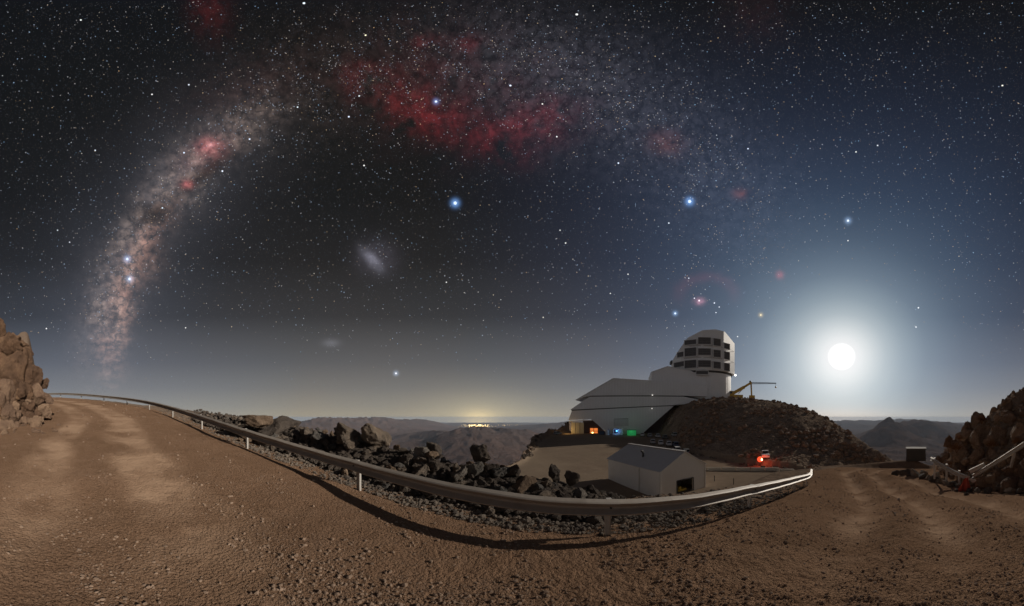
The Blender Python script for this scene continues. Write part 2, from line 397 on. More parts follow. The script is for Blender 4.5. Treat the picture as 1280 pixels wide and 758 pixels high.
# ------------------------------------------------------------------ stars (real points of light far beyond the haze)
def make_stars():
    R = 150000.0
    L = []                                     # az, alt, half size (deg), r, g, b
    def ang(a, h):
        ca = np.cos(h * D2R)
        d = np.stack([np.sin(a * D2R) * ca, np.cos(a * D2R) * ca, np.sin(h * D2R)], -1)
        return np.degrees(np.arccos(np.clip(d @ np.array(md), -1, 1)))
    n = 290000
    a = rng.uniform(-112, 112, n); h = rng.uniform(1.0, 89.0, n)
    exx = (a - az_of(560)) * K / 436; eyy = (h - alt_of(480)) * K / 402
    off = (np.hypot(exx, eyy) - 1) * 69 + 3 * fbm(a / 9, h / 9, 5.0, 3)
    mwd = np.exp(-(off / 6.5) ** 2)
    lf = fbm(a / 5, h / 5, 11.0, 4); lanes = np.clip(0.75 + (0.45 + 2.2 * mwd) * lf, 0.08, 1.5)
    keep = (0.32 + 0.62 * mwd) * lanes * np.clip(0.25 + 0.75 * sstep(3, 40, h), 0, 1) * sstep(9, 34, ang(a, h))
    sel = rng.random(n) < keep
    a, h = a[sel], h[sel]; n = len(a)
    mag = rng.power(0.30, n)                   # mostly faint
    lum = 0.080 + 0.75 * mag ** 4.5
    size = 0.036 + 0.040 * mag ** 3.0
    ext = (0.25 + 0.75 * sstep(2, 30, h)) * (0.35 + 0.65 * sstep(12, 45, ang(a, h)))
    lum = lum * ext + 0.10 * np.exp(-h / 14) + 0.35 * np.exp(-ang(a, h) / 14)
    tcol = rng.normal(0, 1, n)
    rgb = np.stack([1 + 0.22 * tcol, np.ones(n), 1 - 0.28 * tcol + 0.10], -1).clip(0.55, 1.5)
    L.append(np.column_stack([a, h, size, size, rgb * lum[:, None]]))
    # mid-bright stars
    m = 620
    a = rng.uniform(-110, 110, m); h = rng.uniform(6, 88, m)
    ok = ang(a, h) > 14; a, h = a[ok], h[ok]; m = len(a)
    s = rng.uniform(0.055, 0.10, m); lum = rng.uniform(0.25, 0.9, m) * (0.35 + 0.65 * sstep(4, 30, h))
    tcol = rng.normal(-0.5, 0.8, m); rgb = np.stack([1 + 0.18 * tcol, 1 + 0.02 * tcol, 1 - 0.22 * tcol], -1).clip(0.5, 1.4)
    L.append(np.column_stack([a, h, s, s, rgb * lum[:, None]]))
    # the ones the photograph shows by name
    N = [(569, 254, .50, (.8, .95, 1.15)), (862, 252, .48, (.8, .95, 1.15)), (162, 349, .40, (.85, .95, 1.1)), (159, 324, .38, (.8, .92, 1.15)),
         (1060, 276, .34, (.9, 1, 1.1)), (495, 467, .26, (1, 1, 1.05)), (545, 127, .32, (.8, .9, 1.2)), (844, 392, .28, (.8, .95, 1.2)), (951, 394, .22, (1.1, .95, .6)),
         (874, 376, .28, (1, .85, .95)), (893, 379, .2, (.9, .95, 1.1)), (868, 373, .18, (.95, .95, 1.1)), (899, 384, .16, (.9, .95, 1.1)), (895, 391, .16, (.9, .95, 1.1)),
         (638, 107, .26, (.85, .92, 1.15)), (436, 146, .24, (.85, .92, 1.15)), (455, 207, .22, (1, 1, 1)), (449, 120, .2, (.9, 1, 1.1)), (773, 204, .24, (.85, .95, 1.15)),
         (1148, 385, .22, (.95, 1, 1.05)), (1145, 409, .20, (.95, 1, 1.05)), (457, 44, .22, (1.1, 1, .7)), (119, 188, .2, (.85, .95, 1.1)), (87, 303, .18, (.9, .95, 1.1)),
         (278, 214, .26, (.9, .95, 1.1)), (203, 260, .22, (.85, .95, 1.1)), (312, 174, .24, (.8, .9, 1.1)), (230, 191, .24, (.8, .9, 1.1)), (372, 134, .2, (.9, 1, 1.1)),
         (721, 18, .3, (1, 1, 1)), (1253, 107, .24, (1, 1, .9)), (380, 4, .3, (.9, 1, 1.1)), (696, 171, .2, (1, 1, 1)), (678, 130, .2, (1, .98, .95)), (101, 25, .22, (1, 1, 1)),
         (72, 288, .18, (.9, 1, 1.1)), (558, 353, .18, (1, 1, 1)), (707, 304, .2, (1, 1, 1)), (785, 343, .18, (1, 1, 1)), (763, 367, .16, (1, 1, 1)), (679, 397, .16, (1, .95, .85)),
         (700, 288, .17, (1, 1, 1)), (836, 279, .2, (.85, .95, 1.1)), (232, 410, .18, (1, 1, 1)), (58, 411, .2, (1, 1, 1)), (935, 186, .2, (.8, .9, 1.15)), (1097, 182, .2, (.95, 1, 1.1)),
         (861, 348, .17, (.85, .95, 1.1)), (922, 421, .16, (1, 1, 1)), (1060, 301, .17, (1, 1, 1)), (190, 118, .2, (1, 1, 1)), (236, 106, .2, (.9, .95, 1.1)), (1070, 190, .2, (1, 1, 1))]
    L.append(np.array([(az_of(x), alt_of(y), s * .8, s * .8, c[0] * 1.1, c[1] * 1.1, c[2] * 1.1) for x, y, s, c in N]))
    # small clusters
    for px, py, k, sp in ((1202, 316, 8, .35), (278, 214, 10, .5), (468, 318, 40, 2.2), (414, 429, 10, 1.0), (720, 85, 12, 1.6), (447, 135, 10, 1.0), (678, 130, 10, 1.2), (232, 192, 14, 1.2)):
        c = rng.normal(0, sp, (k, 2))
        L.append(np.column_stack([az_of(px) + c[:, 0], alt_of(py) + c[:, 1], np.full(k, .07), np.full(k, .07), np.full((k, 3), .22) * np.array([.95, 1, 1.12])]))
    S = np.concatenate(L); n = len(S)
    # a five-sided spark each; width is kept in degrees of azimuth
    t = np.arange(5) * math.pi * 2 / 5
    A = S[:, 0:1] + S[:, 2:3] * np.cos(t) * (1 + 0.35 * sstep(45, 85, S[:, 1:2])); H = np.clip(S[:, 1:2] + S[:, 3:4] * np.sin(t), -5, 89.8)
    ca = np.cos(H * D2R)
    V = np.stack([np.sin(A * D2R) * ca, np.cos(A * D2R) * ca, np.sin(H * D2R)], -1).reshape(-1, 3) * R
    me = np_mesh('stars', V, np.arange(n * 5).reshape(n, 5))
    at = me.color_attributes.new('star_colour', 'FLOAT_COLOR', 'POINT')
    c4 = np.ones((n, 5, 4), np.float32); c4[:, :, :3] = S[:, None, 4:7]
    at.data.foreach_set('color', c4.ravel())
    m = bpy.data.materials.new('starlight'); m.use_nodes = True; t_ = m.node_tree; t_.nodes.clear()
    va = t_.nodes.new('ShaderNodeAttribute'); va.attribute_name = 'star_colour'
    em = t_.nodes.new('ShaderNodeEmission'); ou = t_.nodes.new('ShaderNodeOutputMaterial')
    t_.links.new(va.outputs['Color'], em.inputs[0]); t_.links.new(em.outputs[0], ou.inputs[0])
    em.inputs[1].default_value = 1.0
    m.cycles.emission_sampling = 'NONE'
    me.materials.append(m)
    tag(link(bpy.data.objects.new('stars', me)), 'countless white and blue stars filling the night sky', 'stars', kind='stuff')
make_stars()

# ------------------------------------------------------------------ the lie of the land
def pt(px, py, d):
    a = az_of(px) * D2R
    return Vector((d * math.sin(a), d * math.cos(a), HC + d * math.tan(alt_of(py) * D2R)))
# guardrail posts, from the top of the bend down to the end section: azimuth, distance
POST = [(-101.5, 42.2), (-96.6, 38.0), (-92.2, 33.8), (-87.4, 29.6), (-82.5, 25.4), (-77.8, 21.2), (-72.9, 17.0), (-66.8, 12.9), (-57.3, 9.0), (-33.5, 5.97), (20.9, 3.98), (51.6, 6.75), (61.0, 11.0), (63.4, 14.5)]
RAIL = [(d * math.sin(a * D2R), d * math.cos(a * D2R)) for a, d in POST]
def catmull(P, n):
    P = [np.array(p, float) for p in P]; P = [2 * P[0] - P[1]] + P + [2 * P[-1] - P[-2]]; out = []
    for i in range(1, len(P) - 2):
        for k in range(n):
            t = k / n
            out.append(0.5 * ((2 * P[i]) + (P[i + 1] - P[i - 1]) * t + (2 * P[i - 1] - 5 * P[i] + 4 * P[i + 1] - P[i + 2]) * t * t + (3 * P[i] - P[i - 1] - 3 * P[i + 1] + P[i + 2]) * t ** 3))
    out.append(P[-2]); return np.array(out)
RAILC = catmull(RAIL, 12)
EDGE = np.concatenate([[(-30, -40), (-46, -19)], RAILC[::3], [(14.6, 7.3), (20.4, 9.4), (28.0, 9.8), (33, 5.7), (34, -1), (31, -12), (25, -40)]])
E_AZ = np.degrees(np.arctan2(EDGE[:, 0], EDGE[:, 1])); E_R = np.hypot(EDGE[:, 0], EDGE[:, 1])
ZX = [-60, -37.7, -33.8, -29.6, -25.2, -20.7, -16.2, -11.9, -7.6, -3.3, 0, 1.42, 5.3, 9.6, 13, 20, 28, 45]
ZZ = [6.2, 4.7, 4.2, 3.62, 3.06, 2.5, 1.9, 1.33, 0.86, 0.17, 0.02, 0, -0.49, -1.25, -1.95, -2.6, -3.7, -7]
BERM_A = [-105, -80, -66, -57, -29, -7, 8, 17, 23, 60, 65, 72, 80, 86, 91]; BERM_H = [0.0, 0.05, 0.45, 0.75, 0.75, 0.5, 0.3, 0.1, -0.1, -0.1, 0.1, 0.6, 1.3, 1.7, 0.4]
SIL_X = np.array([790, 820, 835, 850, 870, 905, 930, 960, 1000, 1030, 1060, 1085, 1110, 1128, 1150]); SIL_Y = np.array([546, 522, 507, 502, 500, 498, 498, 501, 509, 521, 540, 557, 571, 582, 600])
def hill_sil(a): return np.interp(a, (SIL_X - 640) / K, (522 - SIL_Y) / K)

def road_z(x): return np.interp(x, ZX, ZZ) * 0.5 + np.interp(x - 1.2, ZX, ZZ) * 0.25 + np.interp(x + 1.2, ZX, ZZ) * 0.25
def edge_s(x, y, a, r):
    re = np.interp(a, E_AZ, E_R, left=50, right=47)
    s = np.full(x.shape, 1e9)
    near = r < 140
    xn, yn = x[near], y[near]; best = np.full(xn.shape, 1e9)
    for i in range(len(EDGE) - 1):
        ax, ay = EDGE[i]; bx, by = EDGE[i + 1]; dx, dy = bx - ax, by - ay
        t = np.clip(((xn - ax) * dx + (yn - ay) * dy) / (dx * dx + dy * dy), 0, 1)
        best = np.minimum(best, (xn - ax - t * dx) ** 2 + (yn - ay - t * dy) ** 2)
    s[near] = np.sqrt(best); s[~near] = r[~near] - 30
    return np.where(r > re, s, -s)
def ruts(x, y):
    """wheel tracks of the road: two pairs following the bend on the right, offset from the outer edge"""
    return np.zeros_like(x)
def land(x, y):
    """height and zone weights of the land at x, y (arrays)"""
    x = np.atleast_1d(np.asarray(x, float)); y = np.atleast_1d(np.asarray(y, float))
    r = np.hypot(x, y); a = np.degrees(np.arctan2(x, y)); s = edge_s(x, y, a, r)
    zr = road_z(np.clip(x, -60, 45))
    # road surface: swells, wheel ruts on the right, loose ridges
    sw = 0.05 * fbm(x / 3.1, y / 3.1, 2.0, 3) * sstep(0.3, 2.0, r)
    rightw = sstep(2.0, 6.0, x)
    us = -s + 0.5 * perlin(x / 6, y / 6, 7.0) + 0.12 * perlin(x / 1.5, y / 1.5, 8.0)                    # metres inside the outer edge
    track = sum(np.exp(-((us - c) / 0.42) ** 2) for c in (2.5, 4.3, 6.5)) * rightw
    ridge = sum(np.exp(-((us - c) / 0.35) ** 2) for c in (3.45, 5.4)) * rightw
    leftw = sstep(-1.0, -5.0, x)
    trackl = np.maximum(np.exp(-((us - 3.6) / 0.75) ** 4), 0.8 * np.exp(-((us - 5.9) / 0.6) ** 4)) * leftw
    packed = np.clip(np.maximum(track, trackl) * (0.75 + 1.5 * fbm(x / 1.6, y / 1.6, 70.0, 4)), 0, 1)
    mr = 0.6 + 1.5 * sstep(-3.0, 3.0, x)
    micro = mr * (0.012 * fbm(x * 3, y * 3, 1.0, 3) + 0.009 * fbm(x * 14, y * 14, 4.0, 2))
    road = zr + sw - 0.15 * track + 0.09 * ridge - 0.02 * trackl + micro * sstep(40, 20, r)
    # outside the rail: shoulder, boulder berm, then the slope
    bh = np.interp(a, BERM_A, BERM_H)
    so = np.maximum(s, 0)
    outer = zr - 0.04 - 0.10 * so + bh * np.exp(-((so - 2.7) / 1.1) ** 2) + 0.10 * fbm(x / 0.9, y / 0.9, 3.0, 4) * sstep(0.2, 1.5, so)
    steep = np.interp(a, [-110, -60, -20, 20, 55, 66, 90], [0.75, 0.62, 0.58, 0.55, 0.42, 0.34, 0.34])
    outer = outer - steep * np.maximum(so - 3.6, 0) + 0.5 * fbm(x / 7, y / 7, 9.0, 4) * sstep(4, 14, so)
    # the valley, far ranges
    lr = np.log10(np.maximum(r, 1))
    V = np.interp(lr, np.log10([10, 100, 400, 1500, 4000, 10000, 25000, 60000, 70000]), [-9, -60, -220, -620, -900, -1000, -1010, -1150, -1500])
    far = sstep(900, 4000, r)
    rid = fbm(x / 5200, y / 5200, 21.0, 6, True)
    V = V + far * (rid * 380 - 190) + sstep(150, 900, r) * sstep(5000, 900, r) * 60 * fbm(x / 300, y / 300, 5.0, 4)
    def mound(az_, d_, h_, wa, wd, pk=1.0):
        u = (a - az_) / wa; w = (r - d_) / wd
        q = np.sqrt(u * u + w * w); return h_ * np.exp(-q ** 1.5 * pk)
    def cone(az_, d_, h_, wa, wd):
        q = np.sqrt(((a - az_) / wa) ** 2 + ((r - d_) / wd) ** 2); return h_ * np.exp(-1.25 * np.sqrt(q * q + 0.004))
    x3, y3 = x / 900, y / 900
    crag = 1 + 0.55 * fbm(x3, y3, 3.0, 5, True)
    V = V + (mound(-8, 9000, 540, 10, 2600) + mound(3, 10500, 380, 7, 2400) + mound(-16, 11000, 330, 8, 2600) + mound(-41, 17000, 800, 9, 3500) + mound(-31, 21000, 800, 10, 4000)
             + mound(-20, 26000, 700, 14, 5000) + mound(14, 24000, 620, 12, 5000) + cone(80.2, 8200, 940, 7.0, 2600) + cone(88, 11000, 500, 6, 2500) + mound(85, 12500, 420, 9, 3000) + mound(92, 17000, 560, 7, 4000) + mound(70, 26000, 500, 10, 6000) + mound(84, 33000, 760, 14, 9000)) * crag * 0.86
    plain = np.exp(-((a + 7) / 8.0) ** 4) * sstep(14000, 19000, r) * sstep(60000, 45000, r); V = V * (1 - plain) - 985 * plain
    # the levelled yard below
    aL = np.interp(r, [20, 45, 62, 100, 127, 150, 180], [-14, -6, 0.5, 4.5, 7.0, 11.0, 14.0])
    yz = np.interp(r, [30, 60, 95, 125, 400], [-9.0, -8.7, -7.3, -6.0, -6.0]) + np.interp(a, [60, 70, 80, 95], [0, -3, -16, -30]) + 0.15 * fbm(x / 9, y / 9, 2.0, 3)
    m = sstep(-1.2, 1.2, a - aL + 1.3 * perlin(x / 14, y / 14, 1.0)) * sstep(90, 86, a) * sstep(215, 165, r)
    lip = np.exp(-((a - aL - 0.6) / 1.3) ** 2) * np.interp(r, [40, 62, 127, 150, 175], [0, 1.2, 3.2, 6.0, 4.0]) * (1 + 0.5 * fbm(x / 5, y / 5, 8.0, 3))
    # the rocky hill the dome stands on
    rf = np.interp(a, [29, 32, 37, 50, 74, 82], [150, 124, 76, 60, 50, 44]); rh = np.interp(a, [29, 39, 55, 65, 72, 78], [165, 139, 125, 108, 88, 70])
    zs = HC + rh * np.tan(np.radians(hill_sil(a)))
    t = (r - rf) / np.maximum(rh - rf, 5)
    prof = np.where(t < 1, sstep(-0.15, 1.05, t), np.maximum(1 - 1.2 * (t - 1), -3))
    hn = 1.0 * fbm(x / 7, y / 7, 6.0, 5, True) + 0.35 * fbm(x / 1.8, y / 1.8, 2.0, 3)
    hill = yz + np.maximum(zs - yz, -2) * prof + (hn - 0.3) * sstep(0.0, 0.2, t) * sstep(30, 33, a)
    wh = sstep(28.0, 33.0, a) * sstep(90, 86, a)
    floor_in = np.where(t > 0.0, yz * (1 - wh) + wh * hill, yz) + lip
    fl = m * floor_in + (1 - m) * V
    z_out = np.where(r < 600, np.maximum(outer, fl), fl)
    z = np.where(s < 0, road, z_out)
    blend = sstep(-0.25, 0.25, s) * (s > -0.3) * (s < 0.3)
    # banks on the inner side (left outcrop, right rubble slope)
    lb = sstep(-100.2, -103.5, a + 0.8 * perlin(x / 2, y / 2, 3.0)) * np.clip((r - 14.2) * 0.9, 0, 5.5) * sstep(-140, -118, a) * sstep(34, 27, r)
    z = z + lb * (1 + 0.25 * fbm(x / 2, y / 2, 12.0, 3))
    rb0 = np.interp(a, [88, 91, 95, 99, 104, 112, 125], [40, 22.5, 17.5, 15.2, 12.6, 11.2, 10.5])
    rb = sstep(88.5, 93, a) * np.clip((r - rb0) * np.interp(a, [90, 95, 100, 108, 118], [0.22, 0.50, 0.68, 0.82, 0.8]), 0, np.interp(a, [88, 92, 95, 98, 105, 109, 120], [0.4, 1.1, 2.5, 3.6, 5.0, 6.3, 7.0])) * sstep(150, 120, a)
    z = z + rb * (1 + 0.22 * fbm(x / 2.2, y / 2.2, 14.0, 4))
    return z, dict(r=r, a=a, s=s, m=m, wh=wh * (t > 0.02) * m, lb=lb, rb=rb, track=track, ridge=ridge, lip=lip * m, packed=packed)
def zat(x, y): return float(land(x, y)[0][0])

# ------------------------------------------------------------------ build the ground as one polar sheet, cut into its surfaces
M_road = earth('packed_dirt', (0.325, 0.20, 0.127), (0.262, 0.16, 0.10), (0.375, 0.245, 0.165), 0.30, [(5.0, 0.06, 'n'), (24.0, 0.030, 'v'), (38.0, 0.022, 'n'), (70.0, 0.012, 'v')], packed=(0.41, 0.275, 0.185))
M_slope = earth('stony_slope', (0.22, 0.16, 0.12), (0.30, 0.215, 0.155), (0.13, 0.105, 0.09), 0.5, [(1.5, 0.16, 'n'), (9.0, 0.06, 'n'), (30.0, 0.02, 'v')])
M_yard = earth('yard_gravel', (0.31, 0.24, 0.175), (0.26, 0.195, 0.145), (0.35, 0.275, 0.205), 0.08, [(2.0, 0.06, 'n'), (12.0, 0.03, 'n')])
M_hill = earth('rocky_hillside', (0.22, 0.165, 0.125), (0.40, 0.30, 0.225), (0.48, 0.37, 0.28), 0.22, [(0.35, 1.6, 'n'), (1.2, 0.8, 'v'), (5.0, 0.12, 'n')])
M_far = earth('desert_range', (0.13, 0.09, 0.075), (0.18, 0.115, 0.09), (0.10, 0.08, 0.07), 0.0006, [(0.003, 60.0, 'n'), (0.012, 14.0, 'n')])

def build_ground():
    azs = np.concatenate([np.linspace(-180, -114, 34, endpoint=False), np.linspace(-114, 114, 920, endpoint=False), np.linspace(114, 180, 34, endpoint=False)])
    rs = np.concatenate([np.exp(np.linspace(np.log(0.9), np.log(18), 270, endpoint=False)), np.exp(np.linspace(np.log(18), np.log(200), 190, endpoint=False)),
                         np.exp(np.linspace(np.log(200), np.log(3000), 60, endpoint=False)), np.exp(np.linspace(np.log(3000), np.log(66000), 170))])
    A, R_ = np.meshgrid(azs, rs); na, nr = len(azs), len(rs)
    X = (R_ * np.sin(A * D2R)).ravel(); Y = (R_ * np.cos(A * D2R)).ravel()
    Z, w = land(X, Y)
    i = np.arange(nr - 1)[:, None] * na + np.arange(na)[None, :]; j = np.arange(nr - 1)[:, None] * na + (np.arange(na)[None, :] + 1) % na
    F = np.stack([i, j, j + na, i + na], -1).reshape(-1, 4)
    V = np.column_stack([X, Y, Z])
    V = np.vstack([V, [0, 0, zat(0, 0)]]); c = len(V) - 1            # close the middle
    tri = np.column_stack([np.full(na, c), (np.arange(na) + 1) % na, np.arange(na), np.arange(na)])
    jit = 0.5 * perlin(X / 1.3, Y / 1.3, 30.0) + 0.25 * perlin(X / 0.4, Y / 0.4, 31.0)
    PK = np.append(w['packed'], 0.0)
    def fz(q): return q[F[:, 0]]
    s, r, m, wh = fz(w['s'] + jit), fz(w['r']), fz(w['m']), fz(w['wh']); bank = fz(np.maximum(w['lb'], w['rb']) + 0.2 * jit)
    kind = np.zeros(len(F), int)                                     # 0 slope
    kind[(m > 0.5) & (r < 230) & (s > 6)] = 2
    kind[(wh > 0.4) & (r < 260)] = 3
    kind[(s < 0.7) & (r < 60) & (bank < 0.25)] = 1
    zmin = V[F[:, 0], 2]
    kind[(kind == 2) & (zmin > -5.0) & (fz(w['a']) < 30)] = 0
    kind[(kind == 2) & (fz(w['lip']) > 0.5)] = 0
    kind[r > 1500] = 4
    for k, name, mat in ((0, 'mountain_slope', M_slope), (1, 'dirt_road', M_road), (2, 'gravel_yard', M_yard), (3, 'rocky_hill', M_hill), (4, 'distant_hills', M_far)):
        f = F[kind == k]; extra = k == 1
        used, inv = np.unique(f.ravel(), return_inverse=True)
        me = np_mesh(name, V[used], inv.reshape(-1, 4), mat, smooth=True)
        if extra:
            tv = np.vstack([V[c], V[:na]]); o2 = np_mesh('dirt_road_centre', tv, np.column_stack([np.zeros(na, int), 1 + (np.arange(na) + 1) % na, 1 + np.arange(na)]), mat, True)
            bm = bmesh.new(); bm.from_mesh(me); bm.from_mesh(o2); bmesh.ops.recalc_face_normals(bm, faces=bm.faces); bm.to_mesh(me); bm.free(); bpy.data.meshes.remove(o2)
        if extra:
            at = me.attributes.new('packed', 'FLOAT', 'POINT'); pv = np.zeros(len(me.vertices), np.float32); pv[:len(used)] = PK[used]; at.data.foreach_set('value', pv)
        tag(link(bpy.data.objects.new(name, me)), kind='structure')
build_ground()

# ------------------------------------------------------------------ stones
def ico(sub):
    bm = bmesh.new(); bmesh.ops.create_icosphere(bm, subdivisions=sub, radius=1.0)
    v = np.array([x.co[:] for x in bm.verts]); f = np.array([[q.index for q in p.verts] for p in bm.faces]); bm.free(); return v, f
def rock_shape(sub, planes, seed, rough=0.06, squash=(1, 1, 1)):
    """unit rock: a ball cut by random planes, then roughened: flat broken faces and sharp edges"""
    g = np.random.default_rng(seed); v, f = ico(sub)
    n = g.normal(size=(planes, 3)); n /= np.linalg.norm(n, axis=1)[:, None]; h = g.uniform(0.55, 0.95, planes)
    d = v @ n.T; rad = np.min(np.where(d > 0.05, h / np.maximum(d, 0.05), 9.0), axis=1); rad = np.minimum(rad, 1.15)
    p = v * rad[:, None]
    if rough:
        q = fbm(p[:, 0] * 1.7 + seed, p[:, 1] * 1.7, p[:, 2] * 1.7, 4)
        q2 = fbm(p[:, 0] * 1.1 - seed, p[:, 1] * 1.1, p[:, 2] * 1.1 + 5, 4, True)
        p = p * (1 + rough * (2.0 * q + 1.6 * (q2 - 0.35)))[:, None]
    return p * np.array(squash), f
def scatter_stones(name, label, cat, P, size, mat, sub=1, planes=7, nproto=10, seed=0, sink=0.3):
    protos = [rock_shape(sub, planes, seed + 100 + k, 0.04) for k in range(nproto)]
    V, F = [], []; b = 0; n = len(P); g = np.random.default_rng(seed)
    which = g.integers(0, nproto, n)
    for k in range(nproto):
        v, f = protos[k]; idx = np.where(which == k)[0]; m = len(idx)
        if not m: continue
        th = g.uniform(0, 6.283, m); c, s_ = np.cos(th), np.sin(th)
        sc = size[idx][:, None] * g.uniform(0.65, 1.25, (m, 3)) * np.array([1, 1, 0.72])
        vv = v[None] * sc[:, None, :]
        x = vv[..., 0] * c[:, None] - vv[..., 1] * s_[:, None]; y = vv[..., 0] * s_[:, None] + vv[..., 1] * c[:, None]
        w = np.stack([x, y, vv[..., 2]], -1) + P[idx][:, None, :] + np.array([0, 0, 1.0]) * (size[idx] * (0.72 - sink * 1.4))[:, None, None]
        V.append(w.reshape(-1, 3)); F.append((f[None] + (np.arange(m) * len(v))[:, None, None] + b).reshape(-1, 3)); b += m * len(v)
    me = np_mesh(name, np.concatenate(V), np.concatenate(F), mat)
    return tag(link(bpy.data.objects.new(name, me)), label, cat, kind='stuff')
def ground_pts(x, y): return np.column_stack([x, y, land(x, y)[0]])
M_peb = rock_mat('road_stone', (0.24, 0.17, 0.125), (0.36, 0.25, 0.18), (0.46, 0.345, 0.26), 0.15, 6)
M_rub = rock_mat('broken_stone', (0.13, 0.11, 0.095), (0.23, 0.19, 0.155), (0.38, 0.31, 0.24), 0.5, 3)
M_boul = rock_mat('boulder_stone', (0.14, 0.115, 0.098), (0.25, 0.205, 0.165), (0.38, 0.29, 0.215), 2.4, 1.2)
M_crag = rock_mat('orange_crag', (0.20, 0.125, 0.085), (0.33, 0.20, 0.125), (0.45, 0.29, 0.18), 3.0, 0.8)
M_cragd = rock_mat('dark_crag', (0.26, 0.17, 0.12), (0.40, 0.265, 0.18), (0.52, 0.36, 0.24), 2.6, 0.8)

def pebbles():
    n = 110000
    a = rng.uniform(-111, 111, n); r = np.exp(rng.uniform(np.log(1.6), np.log(26), n))
    x, y = r * np.sin(a * D2R), r * np.cos(a * D2R); z, w = land(x, y)
    clump = np.clip(0.45 + 2.6 * fbm(x / 1.3, y / 1.3, 40.0, 4), 0.04, 1.3)
    dens = (0.22 + 0.78 * sstep(-7.5, 1.0, x)) * clump * np.clip(1 - 1.1 * w['packed'], 0.06, 1) * (1 + 1.2 * w['ridge'])
    ok = (w['s'] < 0.8) & (rng.random(n) < dens) & (np.maximum(w['lb'], w['rb']) < 1.5)
    P = np.column_stack([x, y, z])[ok]
    sz = (0.0055 + 0.023 * rng.power(0.40, ok.sum()) ** 4.0) * (0.75 + 0.10 * r[ok]) * (1 - 0.12 * sstep(0, 4, x[ok]))
    scatter_stones('road_gravel', 'loose brown gravel strewn over the dirt road', 'gravel', P, sz, M_peb, 1, 6, 8, 3, 0.34)
    # broken stone on the shoulder and the slope outside the rail
    n = 30000
    a = rng.uniform(-75, 66, n); r = np.interp(a, E_AZ, E_R) + rng.exponential(2.2, n) + 0.15
    x, y = r * np.sin(a * D2R), r * np.cos(a * D2R); z, w = land(x, y)
    ok = (w['s'] > 0.05) & (rng.random(n) < np.clip(0.6 + 1.1 * fbm(x / 1.1, y / 1.1, 50.0, 3), 0.08, 1)) & (rng.random(n) < np.clip(1.6 / (r / 6), 0.15, 1))
    P = np.column_stack([x, y, z])[ok]; sz = (0.016 + 0.085 * rng.power(0.4, ok.sum()) ** 2.0) * (0.6 + 0.4 * sstep(0, 2.0, w['s'][ok]))
    scatter_stones('shoulder_rubble', 'grey broken stone rubble on the slope beyond the guardrail', 'rubble', P, sz, M_rub, 1, 7, 8, 5, 0.3)
    n = 9000
    a = rng.uniform(-68, 24, n); r = np.interp(a, E_AZ, E_R) + np.abs(rng.normal(2.5, 1.0, n)) / np.maximum(0.55, np.cos((a + 10) * D2R * 0.8))
    x, y = r * np.sin(a * D2R), r * np.cos(a * D2R); z, w = land(x, y); ok = (w['s'] > 0.9) & (w['s'] < 5.5)
    sz = 0.05 + 0.13 * rng.power(0.5, ok.sum()) ** 2
    scatter_stones('bank_of_rubble', 'grey brown broken rubble filling the bank between the boulders', 'rubble', np.column_stack([x, y, z + 0.05])[ok], sz, M_boul, 1, 8, 10, 21, 0.2)
    # stones lying on the dome hill and the right bank
    n = 16000
    a = rng.uniform(30, 80, n); r = rng.uniform(42, 150, n); x, y = r * np.sin(a * D2R), r * np.cos(a * D2R); z, w = land(x, y)
    ok = (w['wh'] > 0.4) & (rng.random(n) < np.clip(0.35 + 1.8 * fbm(x / 12, y / 12, 60.0, 3), 0.03, 1))
    scatter_stones('hill_stones', 'dark stones scattered over the dome hill', 'stones', np.column_stack([x, y, z])[ok], (0.15 + 1.0 * rng.power(0.4, ok.sum()) ** 2.5), M_cragd, 1, 7, 8, 9, 0.3)
    n = 7000
    a = rng.uniform(86, 112, n); r = rng.uniform(9, 26, n); x, y = r * np.sin(a * D2R), r * np.cos(a * D2R); z, w = land(x, y)
    ok = (w['rb'] > 0.02)
    scatter_stones('bank_rubble', 'brown loose stones covering the right hand bank', 'rubble', np.column_stack([x, y, z])[ok], (0.03 + 0.16 * rng.power(0.4, ok.sum()) ** 2.2), M_cragd, 1, 7, 8, 11, 0.3)
pebbles()

# ------------------------------------------------------------------ guardrail along the bend
M_galv = paint('galvanised_steel', (0.36, 0.315, 0.27), 0.62, 0.12, 0.6, (0.22, 0.165, 0.12), s=2.0)
M_post = paint('post_steel', (0.50, 0.47, 0.43), 0.6, 0.2, 0.5, (0.22, 0.16, 0.12), s=4.0)
M_dark = paint('dark_steel', (0.05, 0.05, 0.05), 0.6, 0.3, 0.3)
WPROF = [(-.012, .168), (0.0, .164), (.078, .136), (.106, .116), (.106, .102), (.080, .082), (.010, .028), (0, .013), (0, -.013), (.010, -.028), (.080, -.082), (.106, -.102), (.106, -.116), (.078, -.136), (0.0, -.164), (-.012, -.168)]
WPROF = [(o * .9, h * .8) for o, h in WPROF]
def wbeam(path, normals, t=0.006):
    """W-profile strip along 3-D points with sideways normals: a folded sheet with thickness"""
    mb = MB(); n = len(WPROF); pts = []
    for p, nn in zip(path, normals):
        for off in (0.0, -t):
            for (o, h) in WPROF: pts.append(Vector(p) + Vector((nn[0], nn[1], 0)) * (o + off) + Vector((0, 0, h)))
    fs = []
    for i in range(len(path) - 1):
        b, c = i * 2 * n, (i + 1) * 2 * n
        for k in range(n - 1):
            fs.append((b + k, b + k + 1, c + k + 1, c + k)); fs.append((b + n + k, c + n + k, c + n + k + 1, b + n + k + 1))
        fs.append((b, c, c + n, b + n)); fs.append((b + n - 1, b + 2 * n - 1, c + 2 * n - 1, c + n - 1))
    for b in (0, (len(path) - 1) * 2 * n):
        for k in range(n - 1): fs.append((b + k, b + n + k, b + n + k + 1, b + k + 1))
    return mb.add(pts, fs)
